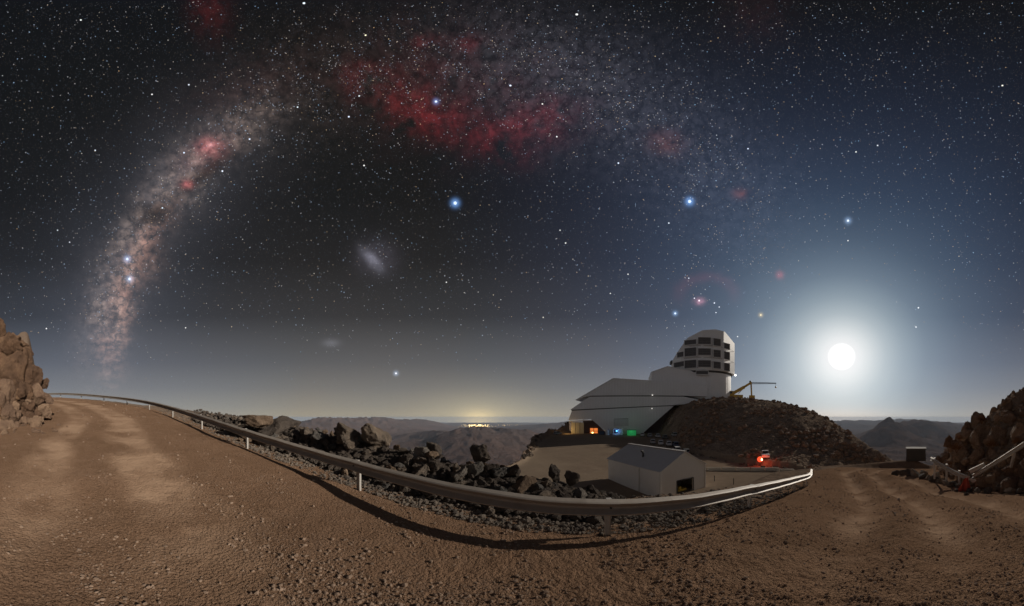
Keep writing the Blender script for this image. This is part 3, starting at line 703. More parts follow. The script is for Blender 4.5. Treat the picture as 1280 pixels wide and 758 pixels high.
def build_rail():
    g = empty('guardrail', (RAIL[10][0], RAIL[10][1], 0))
    tag(g, 'long galvanised steel guardrail curving along the outer edge of the dirt road', 'guardrail')
    inv = Vector(g.location)
    C = RAILC; zr = land(C[:, 0], C[:, 1])[0]
    zr = np.array([np.interp(i, range(0, len(zr), 12), zr[::12]) for i in range(len(zr))])
    k = np.ones(9) / 9; zr = np.convolve(np.pad(zr, 4, mode='edge'), k, 'valid')
    tan = np.gradient(C, axis=0); tan /= np.linalg.norm(tan, axis=1)[:, None]
    nrm = np.column_stack([tan[:, 1], -tan[:, 0]])                    # points to the road (camera) side
    flip = np.sign((nrm * -C).sum(1)); nrm *= np.where(flip == 0, 1, flip)[:, None]
    H = 0.565
    for i in range(len(RAIL) - 1):
        a, b = i * 12, (i + 1) * 12
        idx = list(range(a, b + 1)); e = 0.012 if i % 2 else 0.0            # lapped splices: every other beam 12 mm proud
        path = [(C[j][0] - inv.x + nrm[j][0] * (0.04 + e), C[j][1] - inv.y + nrm[j][1] * (0.04 + e), zr[j] + H + 0.004 * math.sin(j * 1.7)) for j in idx]
        dx = Vector(path[-1]) - Vector(path[-2]); path[-1] = tuple(Vector(path[-1]) + dx.normalized() * 0.12)
        wbeam(path, [nrm[j] for j in idx]).build('beam', M_galv, g)
    for i in range(len(RAIL)):
        j = i * 12; x, y = C[j][0] - inv.x, C[j][1] - inv.y; zb = zat(C[j][0], C[j][1])
        R3 = Matrix.Rotation(math.atan2(tan[j][1], tan[j][0]), 3, 'Z'); q = nrm[j]
        p = MB()
        top = zr[j] + H + 0.05; h = top - (zb - 0.35)
        c = Vector((x - q[0] * 0.125, y - q[1] * 0.125, top - h / 2))
        p.box(c, (0.085, 0.007, h), R3); 
        for s_ in (-1, 1): p.box(c + R3 @ Vector((s_ * 0.0425, 0, 0)) , (0.007, 0.06, h), R3)
        post = p.build('post', M_post, g)
        bl = MB(); bl.box(Vector((x - q[0] * 0.055, y - q[1] * 0.055, zr[j] + H)), (0.09, 0.10, 0.24), R3); bl.build('spacer_block', M_post, g, bevel=0.006)
        for s_, hh in ((-0.09, 0.088), (0.09, 0.088), (-0.09, -0.088), (0.09, -0.088), (0.0, 0.0)):
            c = Vector((x, y, zr[j] + H + hh)) + R3 @ Vector((s_, 0, 0)); o = 0.10 if hh else 0.05
            MB().tube(c + Vector((q[0] * o, q[1] * o, 0)), c + Vector((q[0] * (o + 0.025), q[1] * (o + 0.025), 0)), 0.017, 0.014, 8).build('bolt', M_dark, g)
    # flared end section
    j = len(C) - 1; e0 = Vector((C[j][0] - inv.x + nrm[j][0] * .06, C[j][1] - inv.y + nrm[j][1] * .06, zr[j] + H)); t2 = Vector((tan[j][0], tan[j][1], 0)); q = Vector((nrm[j][0], nrm[j][1], 0))
    path = [tuple(e0 + t2 * d - q * (d * d * 0.06)) for d in (0.1, 0.4, 0.8, 1.15)]
    wbeam(path, [nrm[j]] * 4).build('end_section', M_galv, g)
build_rail()

# ------------------------------------------------------------------ boulders beyond the rail
ROCKS = []
for k in range(12):
    v, f = rock_shape(4, 11 + k % 6, 300 + k, 0.13, (1.0, 0.8 + 0.04 * (k % 5), 0.66 + 0.05 * (k % 4)))
    ROCKS.append((v, f))
def rock_mesh(name, k, mat):
    key = '%s_%s_%d' % (name, mat.name, k)
    me = bpy.data.meshes.get(key)
    return me or np_mesh(key, ROCKS[k][0], ROCKS[k][1], mat)
def boulder(name, loc, size, mat, label, group=None, k=None, rot=None, cat='boulder', parent=None, stretch=(1, 1, 1)):
    k = random.randrange(len(ROCKS)) if k is None else k
    o = bpy.data.objects.new(name, rock_mesh(name, k, mat)); o.location = loc
    o.rotation_euler = rot or (random.uniform(-.5, .5), random.uniform(-.5, .5), random.uniform(0, 6.28)); o.scale = [size * s for s in stretch]
    link(o, parent)
    if parent is None: tag(o, label, cat, group)
    return o
def berm():
    big = [(322, 527, 10.6, .60, 8, 'tall tan boulder at the upper end of the rock heap'), (350, 533, 10.9, .64, 10, 'broad dark block beside the tall tan boulder of the rock heap'),
           (436, 545, 8.8, .48, 4, 'rounded grey boulder with a pale lit top in the heap beyond the guardrail'), (471, 547, 8.6, .52, 1, 'peaked dark boulder standing highest in the middle of the rock heap'),
           (540, 563, 8.2, .34, 7, 'pointed dark grey boulder on the crest of the heap'), (601, 566, 7.8, .33, 9, 'flat topped dark block on the lower crest of the heap'), (691, 592, 7.2, .24, 2, 'dark boulder at the low end of the heap in front of the shed'),
           (715, 597, 7.4, .25, 5, 'steep dark rock beside the low end of the heap near the shed')]
    M_tan = rock_mat('tan_boulder_stone', (0.24, 0.17, 0.12), (0.36, 0.26, 0.185), (0.44, 0.33, 0.24), 2.4, 1.2)
    M_grey = rock_mat('grey_boulder_stone', (0.15, 0.14, 0.13), (0.25, 0.225, 0.20), (0.36, 0.31, 0.26), 2.4, 1.2)
    for i, (px, py, d, s, k, lab) in enumerate(big):
        boulder('boulder', pt(px, py, d), s, M_tan if i == 0 else M_boul, lab, 'boulders heaped beyond the guardrail', k, (0.2 * i, -.15 * i, i * 1.3), stretch=(1.35, 1.1, .95) if i == 1 else (1.1, 1, .95) if i == 0 else (1, 1, 1.1))
    n = 0
    looks = [(M_boul, 'dark angular boulder'), (M_boul, 'blackish broken boulder'), (M_tan, 'pale tan broken boulder'), (M_grey, 'grey weathered boulder')]
    where = [(-70, -46, 'near the tall tan boulder of the heap'), (-46, -24, 'around the peaked boulder of the heap'), (-24, -2, 'in the heap below the distant town lights'), (-2, 24, 'at the low end of the heap by the shed')]
    while n < 292:
        a = random.uniform(-66, 20); r0 = float(np.interp(a, E_AZ, E_R)); so = random.gauss(2.6, 0.85)
        if so < 0.9: continue
        r = r0 + so / max(0.55, math.cos((a + 10) * D2R * 0.8)); x, y = r * math.sin(a * D2R), r * math.cos(a * D2R)
        s = 0.09 + 0.22 * random.random() ** 2.0
        if a < -55: s *= 0.8
        z = zat(x, y) + s * 0.35 + random.random() ** 1.5 * 0.34 * float(np.interp(a, [-70, -55, 0, 10, 22], [.3, 1, 1, .5, .1])) * math.exp(-((so - 2.6) / 1.0) ** 2)
        q = random.random(); mt, lk = looks[2 if q < .14 else 3 if q < .40 else 1 if q < .6 else 0]; wh = [w for a0, a1, w in where if a0 <= a < a1][0]
        boulder('boulder', (x, y, z), s, mt, lk + ' ' + wh, 'boulders heaped beyond the guardrail', stretch=(random.uniform(.8, 1.25), random.uniform(.7, 1.1), random.uniform(.8, 1.2))); n += 1
    for px, py, d, s in ((612, 648, 5.0, .16), (745, 652, 4.9, .2), (720, 651, 5.0, .17), (880, 640, 6.3, .16), (902, 628, 7.2, .15), (850, 648, 5.6, .13)):
        x, y = pt(px, py, d).xy; boulder('boulder', (x, y, zat(x, y) + s * .3), s, M_boul, 'small dark rock on the stony shoulder just outside the guardrail', 'shoulder rocks under the guardrail', None)
berm()

# ------------------------------------------------------------------ rock outcrops on the inner side of the road
def outcrop_left():
    c = pt(22, 535, 14.5); g = empty('rock_outcrop', (c.x, c.y, zat(c.x, c.y)))
    tag(g, 'craggy orange brown rock outcrop rising beside the dirt road', 'rock outcrop')
    L = Vector(g.location)
    spec = [(12, 434, 16.0, 1.25, 1), (-6, 440, 16.5, 1.7, 3), (28, 452, 15.6, .95, 5), (38, 474, 15.2, .85, 2), (10, 470, 14.9, 1.35, 6), (46, 496, 14.8, .75, 8), (24, 498, 14.4, 1.05, 0),
            (2, 505, 14.0, 1.25, 4), (52, 516, 14.6, .55, 7), (36, 520, 14.1, .70, 9), (14, 527, 13.6, .62, 10), (-14, 500, 14.2, 1.6, 11), (-12, 465, 15.2, 1.6, 7), (-20, 420, 17.0, 1.9, 9),
            (57, 500, 15.4, .5, 3), (42, 535, 13.7, .36, 5), (24, 541, 13.2, .30, 1), (-4, 538, 12.9, .62, 2), (20, 430, 17.0, .8, 8), (33, 440, 16.6, .5, 4), (55, 480, 15.7, .35, 6)]
    for i, (px, py, d, s, k) in enumerate(spec):
        low = py > 490
        boulder('rock', pt(px, py, d) - L, s, M_cragd if low and i % 3 else M_crag, None, None, k, (0.7 * i, 0.4 * i, i * 1.1), parent=g, stretch=(1, 1, 1.05))
    for i in range(60):
        t = random.random(); py = 430 + 108 * t; px = random.uniform(-22, 8 + 50 * t ** .8); d = 16.3 - 2.9 * t + random.uniform(-.9, .1)
        boulder('rock', pt(px, py, d) - L, random.uniform(.18, .48), M_cragd if t > .62 and i % 3 else M_crag, None, None, parent=g, stretch=(.8, 1, 1.35))
    for i in range(26):
        px, d = random.uniform(-10, 85), random.uniform(10.5, 13.2); x, y = pt(px, 530, d).xy; s = random.uniform(.05, .16)
        boulder('loose_rock', (x, y, zat(x, y) + s * .3), s, M_cragd, 'small loose rock fallen at the foot of the orange outcrop', 'rocks fallen below the outcrop', cat='rock')
outcrop_left()
def outcrop_right():
    c = pt(1230, 560, 20); g = empty('rocky_crag', (c.x, c.y, zat(c.x, c.y)))
    tag(g, 'dark brown rocky crag climbing beside the road behind the broken rail', 'rock outcrop'); L = Vector(g.location)
    spec = [(1292, 499, 20.0, 1.4, 3), (1264, 508, 20.5, 1.05, 1), (1244, 520, 20.5, .8, 5), (1226, 529, 20.5, .8, 2), (1211, 538, 20.8, .62, 6), (1238, 540, 19.0, .85, 8), (1206, 548, 20.0, .75, 0),
            (1262, 532, 18.6, 1.0, 4), (1287, 528, 17.5, 1.1, 9), (1222, 550, 18.0, .9, 10), (1250, 549, 16.8, 1.05, 11), (1201, 566, 18.8, .72, 7), (1186, 552, 21.0, .52, 4), (1196, 558, 20.4, .62, 5), (1278, 546, 15.2, 1.0, 3),
            (1221, 571, 16.8, .62, 1), (1243, 574, 15.5, .60, 6), (1270, 572, 13.8, .62, 2), (1208, 577, 17.0, .5, 8), (1290, 585, 12.2, .6, 0), (1183, 570, 20.2, .4, 9), (1174, 574, 21.0, .35, 2)]
    for i, (px, py, d, s, k) in enumerate(spec):
        boulder('rock', pt(px, py, d) - L, s, M_crag if i % 5 == 2 else M_cragd, None, None, k, (0.9 * i, 0.5 * i, i * 1.7), parent=g, stretch=(1, 1, 1.05))
    for i in range(90):
        a = random.uniform(92, 111); r0 = float(np.interp(a, [91, 95, 99, 104, 112], [22, 17.6, 15.3, 12.8, 11.3])); r = r0 + random.random() ** 1.3 * 9; x, y = r * math.sin(a * D2R), r * math.cos(a * D2R)
        s_ = random.uniform(.2, .62); boulder('rock', Vector((x, y, zat(x, y) + s_ * .3)) - L, s_, M_crag if i % 6 == 0 else M_cragd, None, None, parent=g, stretch=(.9, 1, 1.25))
    row = [(1136, 581, .42), (1144, 582, .45), (1155, 583, .40), (1152, 586, .34), (1160, 588, .30), (1167, 592, .33), (1175, 594, .28), (1182, 597, .27), (1190, 601, .3), (1197, 603, .24), (1138, 580, .3), (1120, 579, .35), (1128, 577, .4),
           (1171, 585, .42), (1196, 611, .14), (1212, 613, .2), (1222, 614, .24), (1236, 618, .26), (1250, 616, .3), (1262, 622, .26), (1274, 628, .24), (1208, 622, .12)]
    M_pale = rock_mat('pale_kerb_stone', (0.26, 0.21, 0.165), (0.36, 0.29, 0.225), (0.48, 0.40, 0.32), 1.0, 1.5)
    for i, (px, py, s) in enumerate(row):
        d = (HC + 1.95) / math.tan(-alt_of(py + 3) * D2R); d = min(d, 22); x, y = pt(px, py, d).xy
        boulder('kerb_rock', (x, y, zat(x, y) + s * .35), s, M_pale if i % 3 == 1 else M_boul, 'pale block in the row of rocks bordering the road bend' if i % 3 == 1 else 'dark rock in the row of rocks bordering the road bend', 'rocks lining the road by the broken rail', cat='rock')
    for i in range(34):
        a = random.uniform(91, 110); r = float(np.interp(a, [91, 95, 99, 104, 112], [21, 17, 14.6, 12.2, 10.8])) + abs(random.gauss(0, 1.6)); x, y = r * math.sin(a * D2R), r * math.cos(a * D2R); s = 0.08 + .2 * random.random() ** 2
        boulder('loose_rock', (x, y, zat(x, y) + s * .3), s, M_cragd, 'loose dark rock lying at the foot of the rocky crag', 'rocks fallen below the crag', cat='rock')
outcrop_right()
def edge_rocks():
    for i in range(60):                            # rocks on the rim of the yard and the hill foot road
        a = random.uniform(36, 76); rf = float(np.interp(a, [29, 32, 37, 50, 74, 82], [150, 124, 76, 60, 50, 44])); r = rf - random.uniform(0.5, 3); x, y = r * math.sin(a * D2R), r * math.cos(a * D2R)
        s = random.uniform(.2, .6); boulder('hill_rock', (x, y, zat(x, y) + s * .25), s, M_boul, 'dark rock at the foot of the dome hill beside the lower road', 'rocks along the foot of the dome hill', cat='rock')
    for i in range(40):
        r = random.uniform(60, 150); aL = float(np.interp(r, [20, 45, 62, 100, 127, 150, 180], [-14, -6, 0.5, 4.5, 7.0, 11.0, 14.0])); a = aL + random.uniform(0, 2.5); x, y = r * math.sin(a * D2R), r * math.cos(a * D2R)
        s = random.uniform(.35, 1.1); boulder('rim_rock', (x, y, zat(x, y) + s * .25), s, M_boul, 'dark rock on the outer rim of the gravel yard', 'rocks along the rim of the yard', cat='rock')
edge_rocks()

# ------------------------------------------------------------------ broken rail, tank and cloth by the crag
M_plank = paint('bleached_plank', (0.46, 0.41, 0.35), 0.8, 0.0, 0.4, s=3)
M_cloth = paint('red_cloth', (0.45, 0.07, 0.045), 0.85, 0.0, 0.2, s=6)
def broken_rail():
    a, b = pt(1164, 574, 17.2), pt(1213, 599, 14.6)
    g = empty('broken_guardrail', (b.x, b.y, zat(b.x, b.y))); tag(g, 'broken guardrail with a drooping beam split at its end', 'guardrail'); L = Vector(g.location)
    d = (b - a); n2 = Vector((-d.y, d.x, 0)).normalized(); n2 = -n2 if n2.dot(Vector((-a.x, -a.y, 0))) < 0 else n2
    path = [tuple(a + d * t - L + Vector((0, 0, -0.10 * math.sin(t * 3.1)))) for t in np.linspace(0, 1, 9)]
    wbeam(path, [tuple(n2)] * 9).build('beam', M_plank, g, smooth=True)
    for k, (dx, dz) in enumerate(((0.05, .05), (.16, -.04), (.22, -.12))):
        MB().bar(Vector(path[-1]) - Vector((0, 0, .04 * k)), Vector(path[-1]) + d.normalized() * (.45 - .1 * k) + Vector((0, 0, dz)), .05, .07).build('torn_strip', M_plank, g)
    for t in (0.06, 0.40, 0.72):
        p = a + d * t; zb = zat(p.x, p.y); MB().box(Vector((p.x - n2.x * .1, p.y - n2.y * .1, (p.z + zb - .3) / 2 + .05)) - L, (.12, .12, p.z - zb + .45)).build('post', M_post, g)
    a2, b2 = pt(1216, 596, 14.3), pt(1292, 548, 12.0)
    g = empty('fallen_guardrail', (a2.x, a2.y, zat(a2.x, a2.y))); tag(g, 'fallen grey guardrail beam leaning up the stony bank', 'guardrail'); L = Vector(g.location); d = b2 - a2
    n2 = Vector((-d.y, d.x, 0)).normalized(); n2 = -n2 if n2.dot(Vector((-a2.x, -a2.y, 0))) < 0 else n2
    wbeam([tuple(a2 + d * t - L) for t in np.linspace(0, 1, 7)], [tuple(n2)] * 7).build('beam', M_post, g, smooth=True)
    p = a2 + d * .72; q = Vector((-.12, .1, 0))
    MB().bar(p - L - Vector((0, 0, .1)), p - L + Vector((.25, .1, -.85)), .12, .1).build('post', M_plank, g)
    a3, b3 = pt(1212, 590, 14.2), pt(1231, 581, 14.2)
    o = MB().bar((0, 0, 0), b3 - a3, .16, .22).build('wooden_block', M_plank, bevel=.012); o.location = a3; tag(o, 'bleached wooden block resting on the broken rail joint', 'block')
    # drape of red cloth hanging from the joint
    c = pt(1208, 598, 13.5); pts, fs = [], []; nu, nvv = 9, 10
    for i in range(nu):
        for j in range(nvv):
            u, v = i / (nu - 1), j / (nvv - 1); w = 0.12 + 0.40 * v
            pts.append(Vector((0.09 * math.sin(u * 11 + v * 2) * (.4 + v), (u - .5) * w * 1.5 + .12 * v, -0.78 * v + 0.05 * math.sin(u * 7) * v)))
    for i in range(nu - 1):
        for j in range(nvv - 1): fs.append((i * nvv + j, i * nvv + j + 1, (i + 1) * nvv + j + 1, (i + 1) * nvv + j))
    n0 = len(pts); pts += [p + Vector((.012, 0, 0)) for p in pts]; fs += [tuple(n0 + i for i in reversed(f)) for f in fs[:]]
    o = MB().add(pts, fs).build('warning_cloth', M_cloth, smooth=True); o.location = c; tag(o, 'faded red cloth tied to the broken rail end', 'cloth')
    # black tank
    p = pt(1145, 577, 36.3); zb = zat(p.x, p.y); g = empty('water_tank', (p.x, p.y, zb), -math.atan2(p.x, p.y)); tag(g, 'black box shaped tank with a pale lid beyond the road bend', 'tank')
    top = HC + 36.3 * math.tan(alt_of(560) * D2R) - zb
    MB().box((0, 0, top * .5 - .06), (2.62, 2.0, top - .12), taper=.97).build('body', M_dark, g, bevel=.05)
    MB().box((0, 0, top - .05), (2.76, 2.14, .12)).build('lid', paint('grey_lid', (.12, .11, .10), .95, 0, .4), g, bevel=.02)
    for sx in (-.8, 0, .8): MB().box((sx, -1.01, top * .5 - .06), (.09, .06, top - .25)).build('rib', M_dark, g)
broken_rail()

# ------------------------------------------------------------------ the observatory
AC = 26.0
NF = Vector((math.sin(AC * D2R), math.cos(AC * D2R), 0)); UF = Vector((math.cos(AC * D2R), -math.sin(AC * D2R), 0))
def fac(px, py, w):
    da = (az_of(px) - AC) * D2R
    return (w * math.tan(da), HC + w / math.cos(da) * math.tan(alt_of(py) * D2R))
def z1(zx, zy): return (680 + zx / 3.297, 390 + zy / 3.297)        # reads positions measured on an enlarged view
M_panel = paint('white_cladding', (0.84, 0.84, 0.85), 0.45, 0.0, 0.14, (0.45, 0.42, 0.38), ribs=(0, 1.3, 0.06), s=0.15)
M_domep = paint('dome_cladding', (0.80, 0.80, 0.80), 0.4, 0.0, 0.10, (0.5, 0.48, 0.45), s=0.2)
M_vent = paint('louvre_grey', (0.10, 0.10, 0.105), 0.6, 0.2, 0.2)
M_gap = paint('dark_fittings_and_shade', (0.06, 0.06, 0.06), 0.8)  # near-black for dark fittings and for pieces painted as shade
M_cream = paint('cream_panel', (0.62, 0.56, 0.40), 0.6, 0, .2)
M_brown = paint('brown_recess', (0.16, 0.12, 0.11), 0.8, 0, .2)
def observatory():
    W = 125.0
    base = NF * W; g = empty('observatory', (base.x, base.y, -6.0), -AC * D2R)
    tag(g, 'white observatory with terraced hall and faceted louvred dome on the hill', 'observatory')
    # local frame: x = right along the facade, y = away, z = up (origin on the yard)
    def L(u, v, w): return Vector((u, w - W, v + 6.0))
    def slab(name, poly, w0, w1, mat, bevel=0.0, parent=g, zoom=True):
        P = [fac(*(z1(*p) if zoom else p), w0) for p in poly]
        return MB().prism(P, lambda u, v: L(u, v, w0), lambda u, v: L(u, v, w1)).build(name, mat, parent, bevel)
    # terraces: three overlapping bands of cladding, each set back from the one above
    slab('upper_hall', [(135, 361), (285, 275), (443, 285), (575, 292), (672, 300), (672, 349), (575, 346), (190, 346)], W - 1.0, W + 26, M_panel)
    slab('roof_edge', [(128, 364), (285, 273.0), (443, 283), (443, 286.5), (285, 276.5), (136, 364)], W - 1.4, W + 26.2, M_panel)
    slab('painted_shade_strip', [(190, 346), (575, 346), (660, 362), (660, 367), (575, 351), (186, 351)], W + 0.2, W + 25, M_gap)  # near-black strip painted as the shade under the upper band
    slab('middle_hall', [(108, 404), (187, 350), (575, 350), (662, 366), (662, 377), (535, 384), (535, 385)], W - 0.3, W + 25, M_panel)
    slab('painted_shade_strip', [(112, 404), (535, 385), (535, 390), (114, 409)], W + 1.0, W + 24, M_gap)  # same dark strip for the shade under the middle band
    slab('lower_hall', [(100, 447), (115, 408), (535, 388), (392, 514), (272, 514), (262, 500), (195, 443)], W + 0.4, W + 24, M_panel)
    lv = slab('louvre_panel', [(288, 441), (347, 439), (347, 471), (288, 473)], W + 0.30, W + 0.9, paint('pale_louvre', (.42, .42, .42), .6))
    for k in range(7):
        y = 444 + k * 4.2; slab('slat', [(289, y), (346, y - .3), (346, y + 2.2), (289, y + 2.5)], W + 0.22, W + 0.42, M_panel, parent=lv)
    # recess on the right under the raking edge, loading bay on the left
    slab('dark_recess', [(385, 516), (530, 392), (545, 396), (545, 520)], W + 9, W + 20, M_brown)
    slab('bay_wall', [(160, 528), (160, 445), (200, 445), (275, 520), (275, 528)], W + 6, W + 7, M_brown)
    slab('bay_floor', [(105, 528), (105, 533), (285, 533), (285, 528)], W - 2, W + 7, M_gap)
    dr = slab('sliding_door', [(112, 455), (164, 457), (164, 526), (112, 512)], W + 1.0, W + 1.3, M_cream)
    for zx in (129, 147): slab('seam', [(zx, 457), (zx + 1.5, 457), (zx + 1.5, 518), (zx, 514)], W + 0.94, W + 1.02, M_brown, parent=dr)
    slab('door_lintel', [(104, 449), (196, 444.5), (196, 449), (104, 454)], W + 0.6, W + 3.0, M_panel)
    wn = slab('lit_window', [(188, 478), (222, 478), (222, 508), (188, 508)], W + 5.8, W + 5.95, lamp_mat('lit_orange_glass', (1.0, .25, .05), 0.8))
    for bxz in ((187, 477, 223, 480), (187, 506, 223, 509), (204, 478, 206, 508), (187, 477, 190, 509), (221, 477, 224, 509), (188, 491, 222, 493)):
        slab('window_bar', [(bxz[0], bxz[1]), (bxz[2], bxz[1]), (bxz[2], bxz[3]), (bxz[0], bxz[3])], W + 5.6, W + 5.79, M_brown, parent=wn)
    slab('window_lamp', [(197, 496), (203, 496), (203, 502), (197, 502)], W + 5.4, W + 5.55, lamp_mat('lit_lamp', (1.0, .6, .2), 6), parent=wn)
    # stair and lift block against the drum
    slab('stair_block', [(443, 300), (443, 247), (510, 225), (605, 245), (640, 262), (671, 262), (671, 360), (575, 345)], W + 2.0, W + 26, M_panel)
    slab('block_roof_edge', [(441, 248), (510, 223.5), (606, 243.5), (641, 261), (641, 263.5), (605, 246), (510, 226.2), (443, 249.5)], W + 1.6, W + 26.2, M_panel)
    # drum and dome
    Wd = 142.0; px, py = z1(653, 262); uc, _ = fac(px, py, Wd)
    sc = Wd / 125.0; unit = fac(*z1(654, 262), Wd)[0] - uc                    # metres per enlarged pixel at the dome
    vz = lambda zy: fac(*z1(653, zy), Wd)[1]
    R = 126 * unit
    vd = lambda zy, w: fac(*z1(653, zy), w)[1]
    c = L(uc, 0, Wd); c.z = 0
    dr = MB(); dr.tube(c + Vector((0, 0, vz(372) + 6 - 3)), c + Vector((0, 0, vz(268) + 6)), R * .90, R * .90, 40); dr.build('drum', M_panel, g, smooth=False)
    rg = MB(); rg.tube(c + Vector((0, 0, vz(268) + 6.02)), c + Vector((0, 0, vz(256) + 6)), R * .93, R * .95, 40); rg.build('bearing_ring', M_gap, g)
    # dome: upright cylinder cut by the planes of its polygonal profile
    bm = bmesh.new(); zb, zt = vz(262) + 6, vz(66) + 6
    bmesh.ops.create_cone(bm, cap_ends=True, segments=10, radius1=R * 1.035, radius2=R * 1.035, depth=zt - zb, matrix=Matrix.Translation(c + Vector((0, 0, (zt + zb) / 2))) @ Matrix.Rotation(math.radians(-14.7), 4, 'Z'))
    prof = [(540, 258), (525, 215), (580, 128), (640, 92), (697, 78), (735, 88), (778, 133), (781, 215), (770, 264)]
    dep = [142, 142, 136, 131, 129, 131, 137, 142, 142]
    Q = [Vector((c.x + fac(*z1(zx, zy), w_)[0] - uc, c.y, vd(zy, w_) + 6)) for (zx, zy), w_ in zip(prof, dep)]; cen = Vector((c.x, c.y, vz(180) + 6))
    for i in range(len(Q) - 1):
        d = Q[i + 1] - Q[i]; n = Vector((-d.z, 0, d.x)).normalized(); n = n if (Q[i] - cen).dot(n) > 0 else -n
        ge = bmesh.ops.bisect_plane(bm, geom=bm.verts[:] + bm.edges[:] + bm.faces[:], plane_co=Q[i], plane_no=n, clear_outer=True)
        eds = [e for e in ge['geom_cut'] if isinstance(e, bmesh.types.BMEdge)]
        if eds: bmesh.ops.contextual_create(bm, geom=eds)
    bmesh.ops.recalc_face_normals(bm, faces=bm.faces)
    me = bpy.data.meshes.new('dome'); bm.to_mesh(me); bm.free(); me.materials.append(M_domep)
    dome = link(bpy.data.objects.new('dome', me), g)
    # louvred vents round the dome
    vents = [(606, 42, 121, 140), (661, 50, 107, 135), (710, 33, 108, 138), (748, 30, 125, 147), (567, 21, 172, 192), (606, 42, 153, 187), (661, 50, 152, 180), (710, 33, 155, 185), (748, 30, 160, 191),
             (561, 33, 212, 232), (606, 42, 203, 235), (661, 50, 201, 229), (710, 33, 204, 232), (748, 30, 208, 239), (652, 46, 245, 259)]
    if True:
        for zx, zw, zy0, zy1 in vents:
            s_ = max(-.97, min(.97, (zx - 653) / 126))
            for _ in range(4):                                             # the near side of the drum is closer, so it looks larger
                wd = Wd - R * math.sqrt(1 - s_ * s_); s_ = max(-.97, min(.97, (fac(*z1(zx, 180), wd)[0] - uc) / R))
            th = math.asin(s_); w = zw * unit * wd / Wd / max(.45, math.cos(th)) * .98
            h = vd(zy0, wd) - vd(zy1, wd); cz = (vd(zy0, wd) + vd(zy1, wd)) / 2 + 6; Rm = Matrix.Rotation(th, 3, 'Z')
            p = Vector((c.x + R * 1.022 * math.sin(th), c.y - R * 1.022 * math.cos(th), cz))
            v = MB(); v.box(p + Rm @ Vector((0, .55, 0)), (w, 2.0, h), Rm); vo = v.build('vent', M_vent, dome)
            fr = MB()
            for sg in (-1, 1):
                fr.box(p + Rm @ Vector((sg * (w / 2 + .12), .35, 0)), (.24, 2.0, h + .48), Rm); fr.box(p + Rm @ Vector((0, .35, sg * (h / 2 + .12))), (w - .01, 2.0, .24), Rm)
            fr.build('vent_frame', M_domep, dome)
            ns = max(2, int(h / .75)); lo = MB()
            for k in range(ns): lo.box(p + Rm @ Vector((0, -.50, -h / 2 + (k + .5) * h / ns)), (w - .1, .22, h / ns * .42), Rm @ Matrix.Rotation(.5, 3, 'X'))
            for sg in ((-.17, .17) if w > 4 else (0,)): lo.box(p + Rm @ Vector((sg * w, -.55, 0)), (.10, .2, h - .02), Rm)
            lo.build('louvre_slats', paint('slat_grey', (.16, .16, .165), .6) if not bpy.data.materials.get('slat_grey') else bpy.data.materials['slat_grey'], dome)
    # panel seams, fittings
    for zy in (146, 194):
        sm = MB()
        for k in range(28):
            t0, t1 = (-72 + k * 5.2) * D2R, (-72 + (k + 1) * 5.2) * D2R
            if math.sin(t0) < -.72 + (.12 if zy < 150 else 0): continue
            sm.bar(Vector((c.x + R * 1.022 * math.sin(t0), c.y - R * 1.022 * math.cos(t0), vd(zy, 128) + 6)), Vector((c.x + R * 1.022 * math.sin(t1), c.y - R * 1.022 * math.cos(t1), vd(zy, 128) + 6)), .12, .10)
        sm.build('walkway_rail', M_vent, dome)
    t = Vector((c.x + (697 - 653) * unit, c.y, vz(78) + 6)); MB().tube(t - Vector((0, 0, .4)), t + Vector((0, 0, 1.6)), .12, .08).box(t + Vector((0, 0, .2)), (.9, .9, .6)).build('lightning_rod', M_vent, dome)
    MB().box(Vector((c.x - R * 1.0, c.y, vz(215) + 6)), (.9, 5, 1.5)).build('shutter_rail', M_vent, dome)
    MB().box(Vector((c.x + R * 1.0, c.y - .5, vz(232) + 6)), (.8, 3.5, 6.5)).build('shutter_track', M_gap, dome)
    MB().sphere(Vector((c.x + 110 * unit, c.y - R * .62, vz(268) + 6)), .45, 10, 6).build('work_lamp', lamp_mat('white_work_lamp', (1, .97, .9), 6), g)
    for zx, zy in ((447, 344), (445, 399)): MB().box(L(*fac(*z1(zx, zy), W - 1.2), W - 1.2), (.35, .3, .35)).build('wall_lamp', lamp_mat('soft_wall_lamp', (1, .95, .85), 1.2), g)
    # warm light from the open bay
    ld_ = bpy.data.lights.new('bay_lamp', 'POINT'); ld_.energy = 220; ld_.color = (1, .62, .22); ld_.shadow_soft_size = .3
    lo = bpy.data.objects.new('bay_lamp', ld_); lo.location = L(*fac(*z1(100, 487), W - 2.5), W - 2.5); link(lo, g)
observatory()

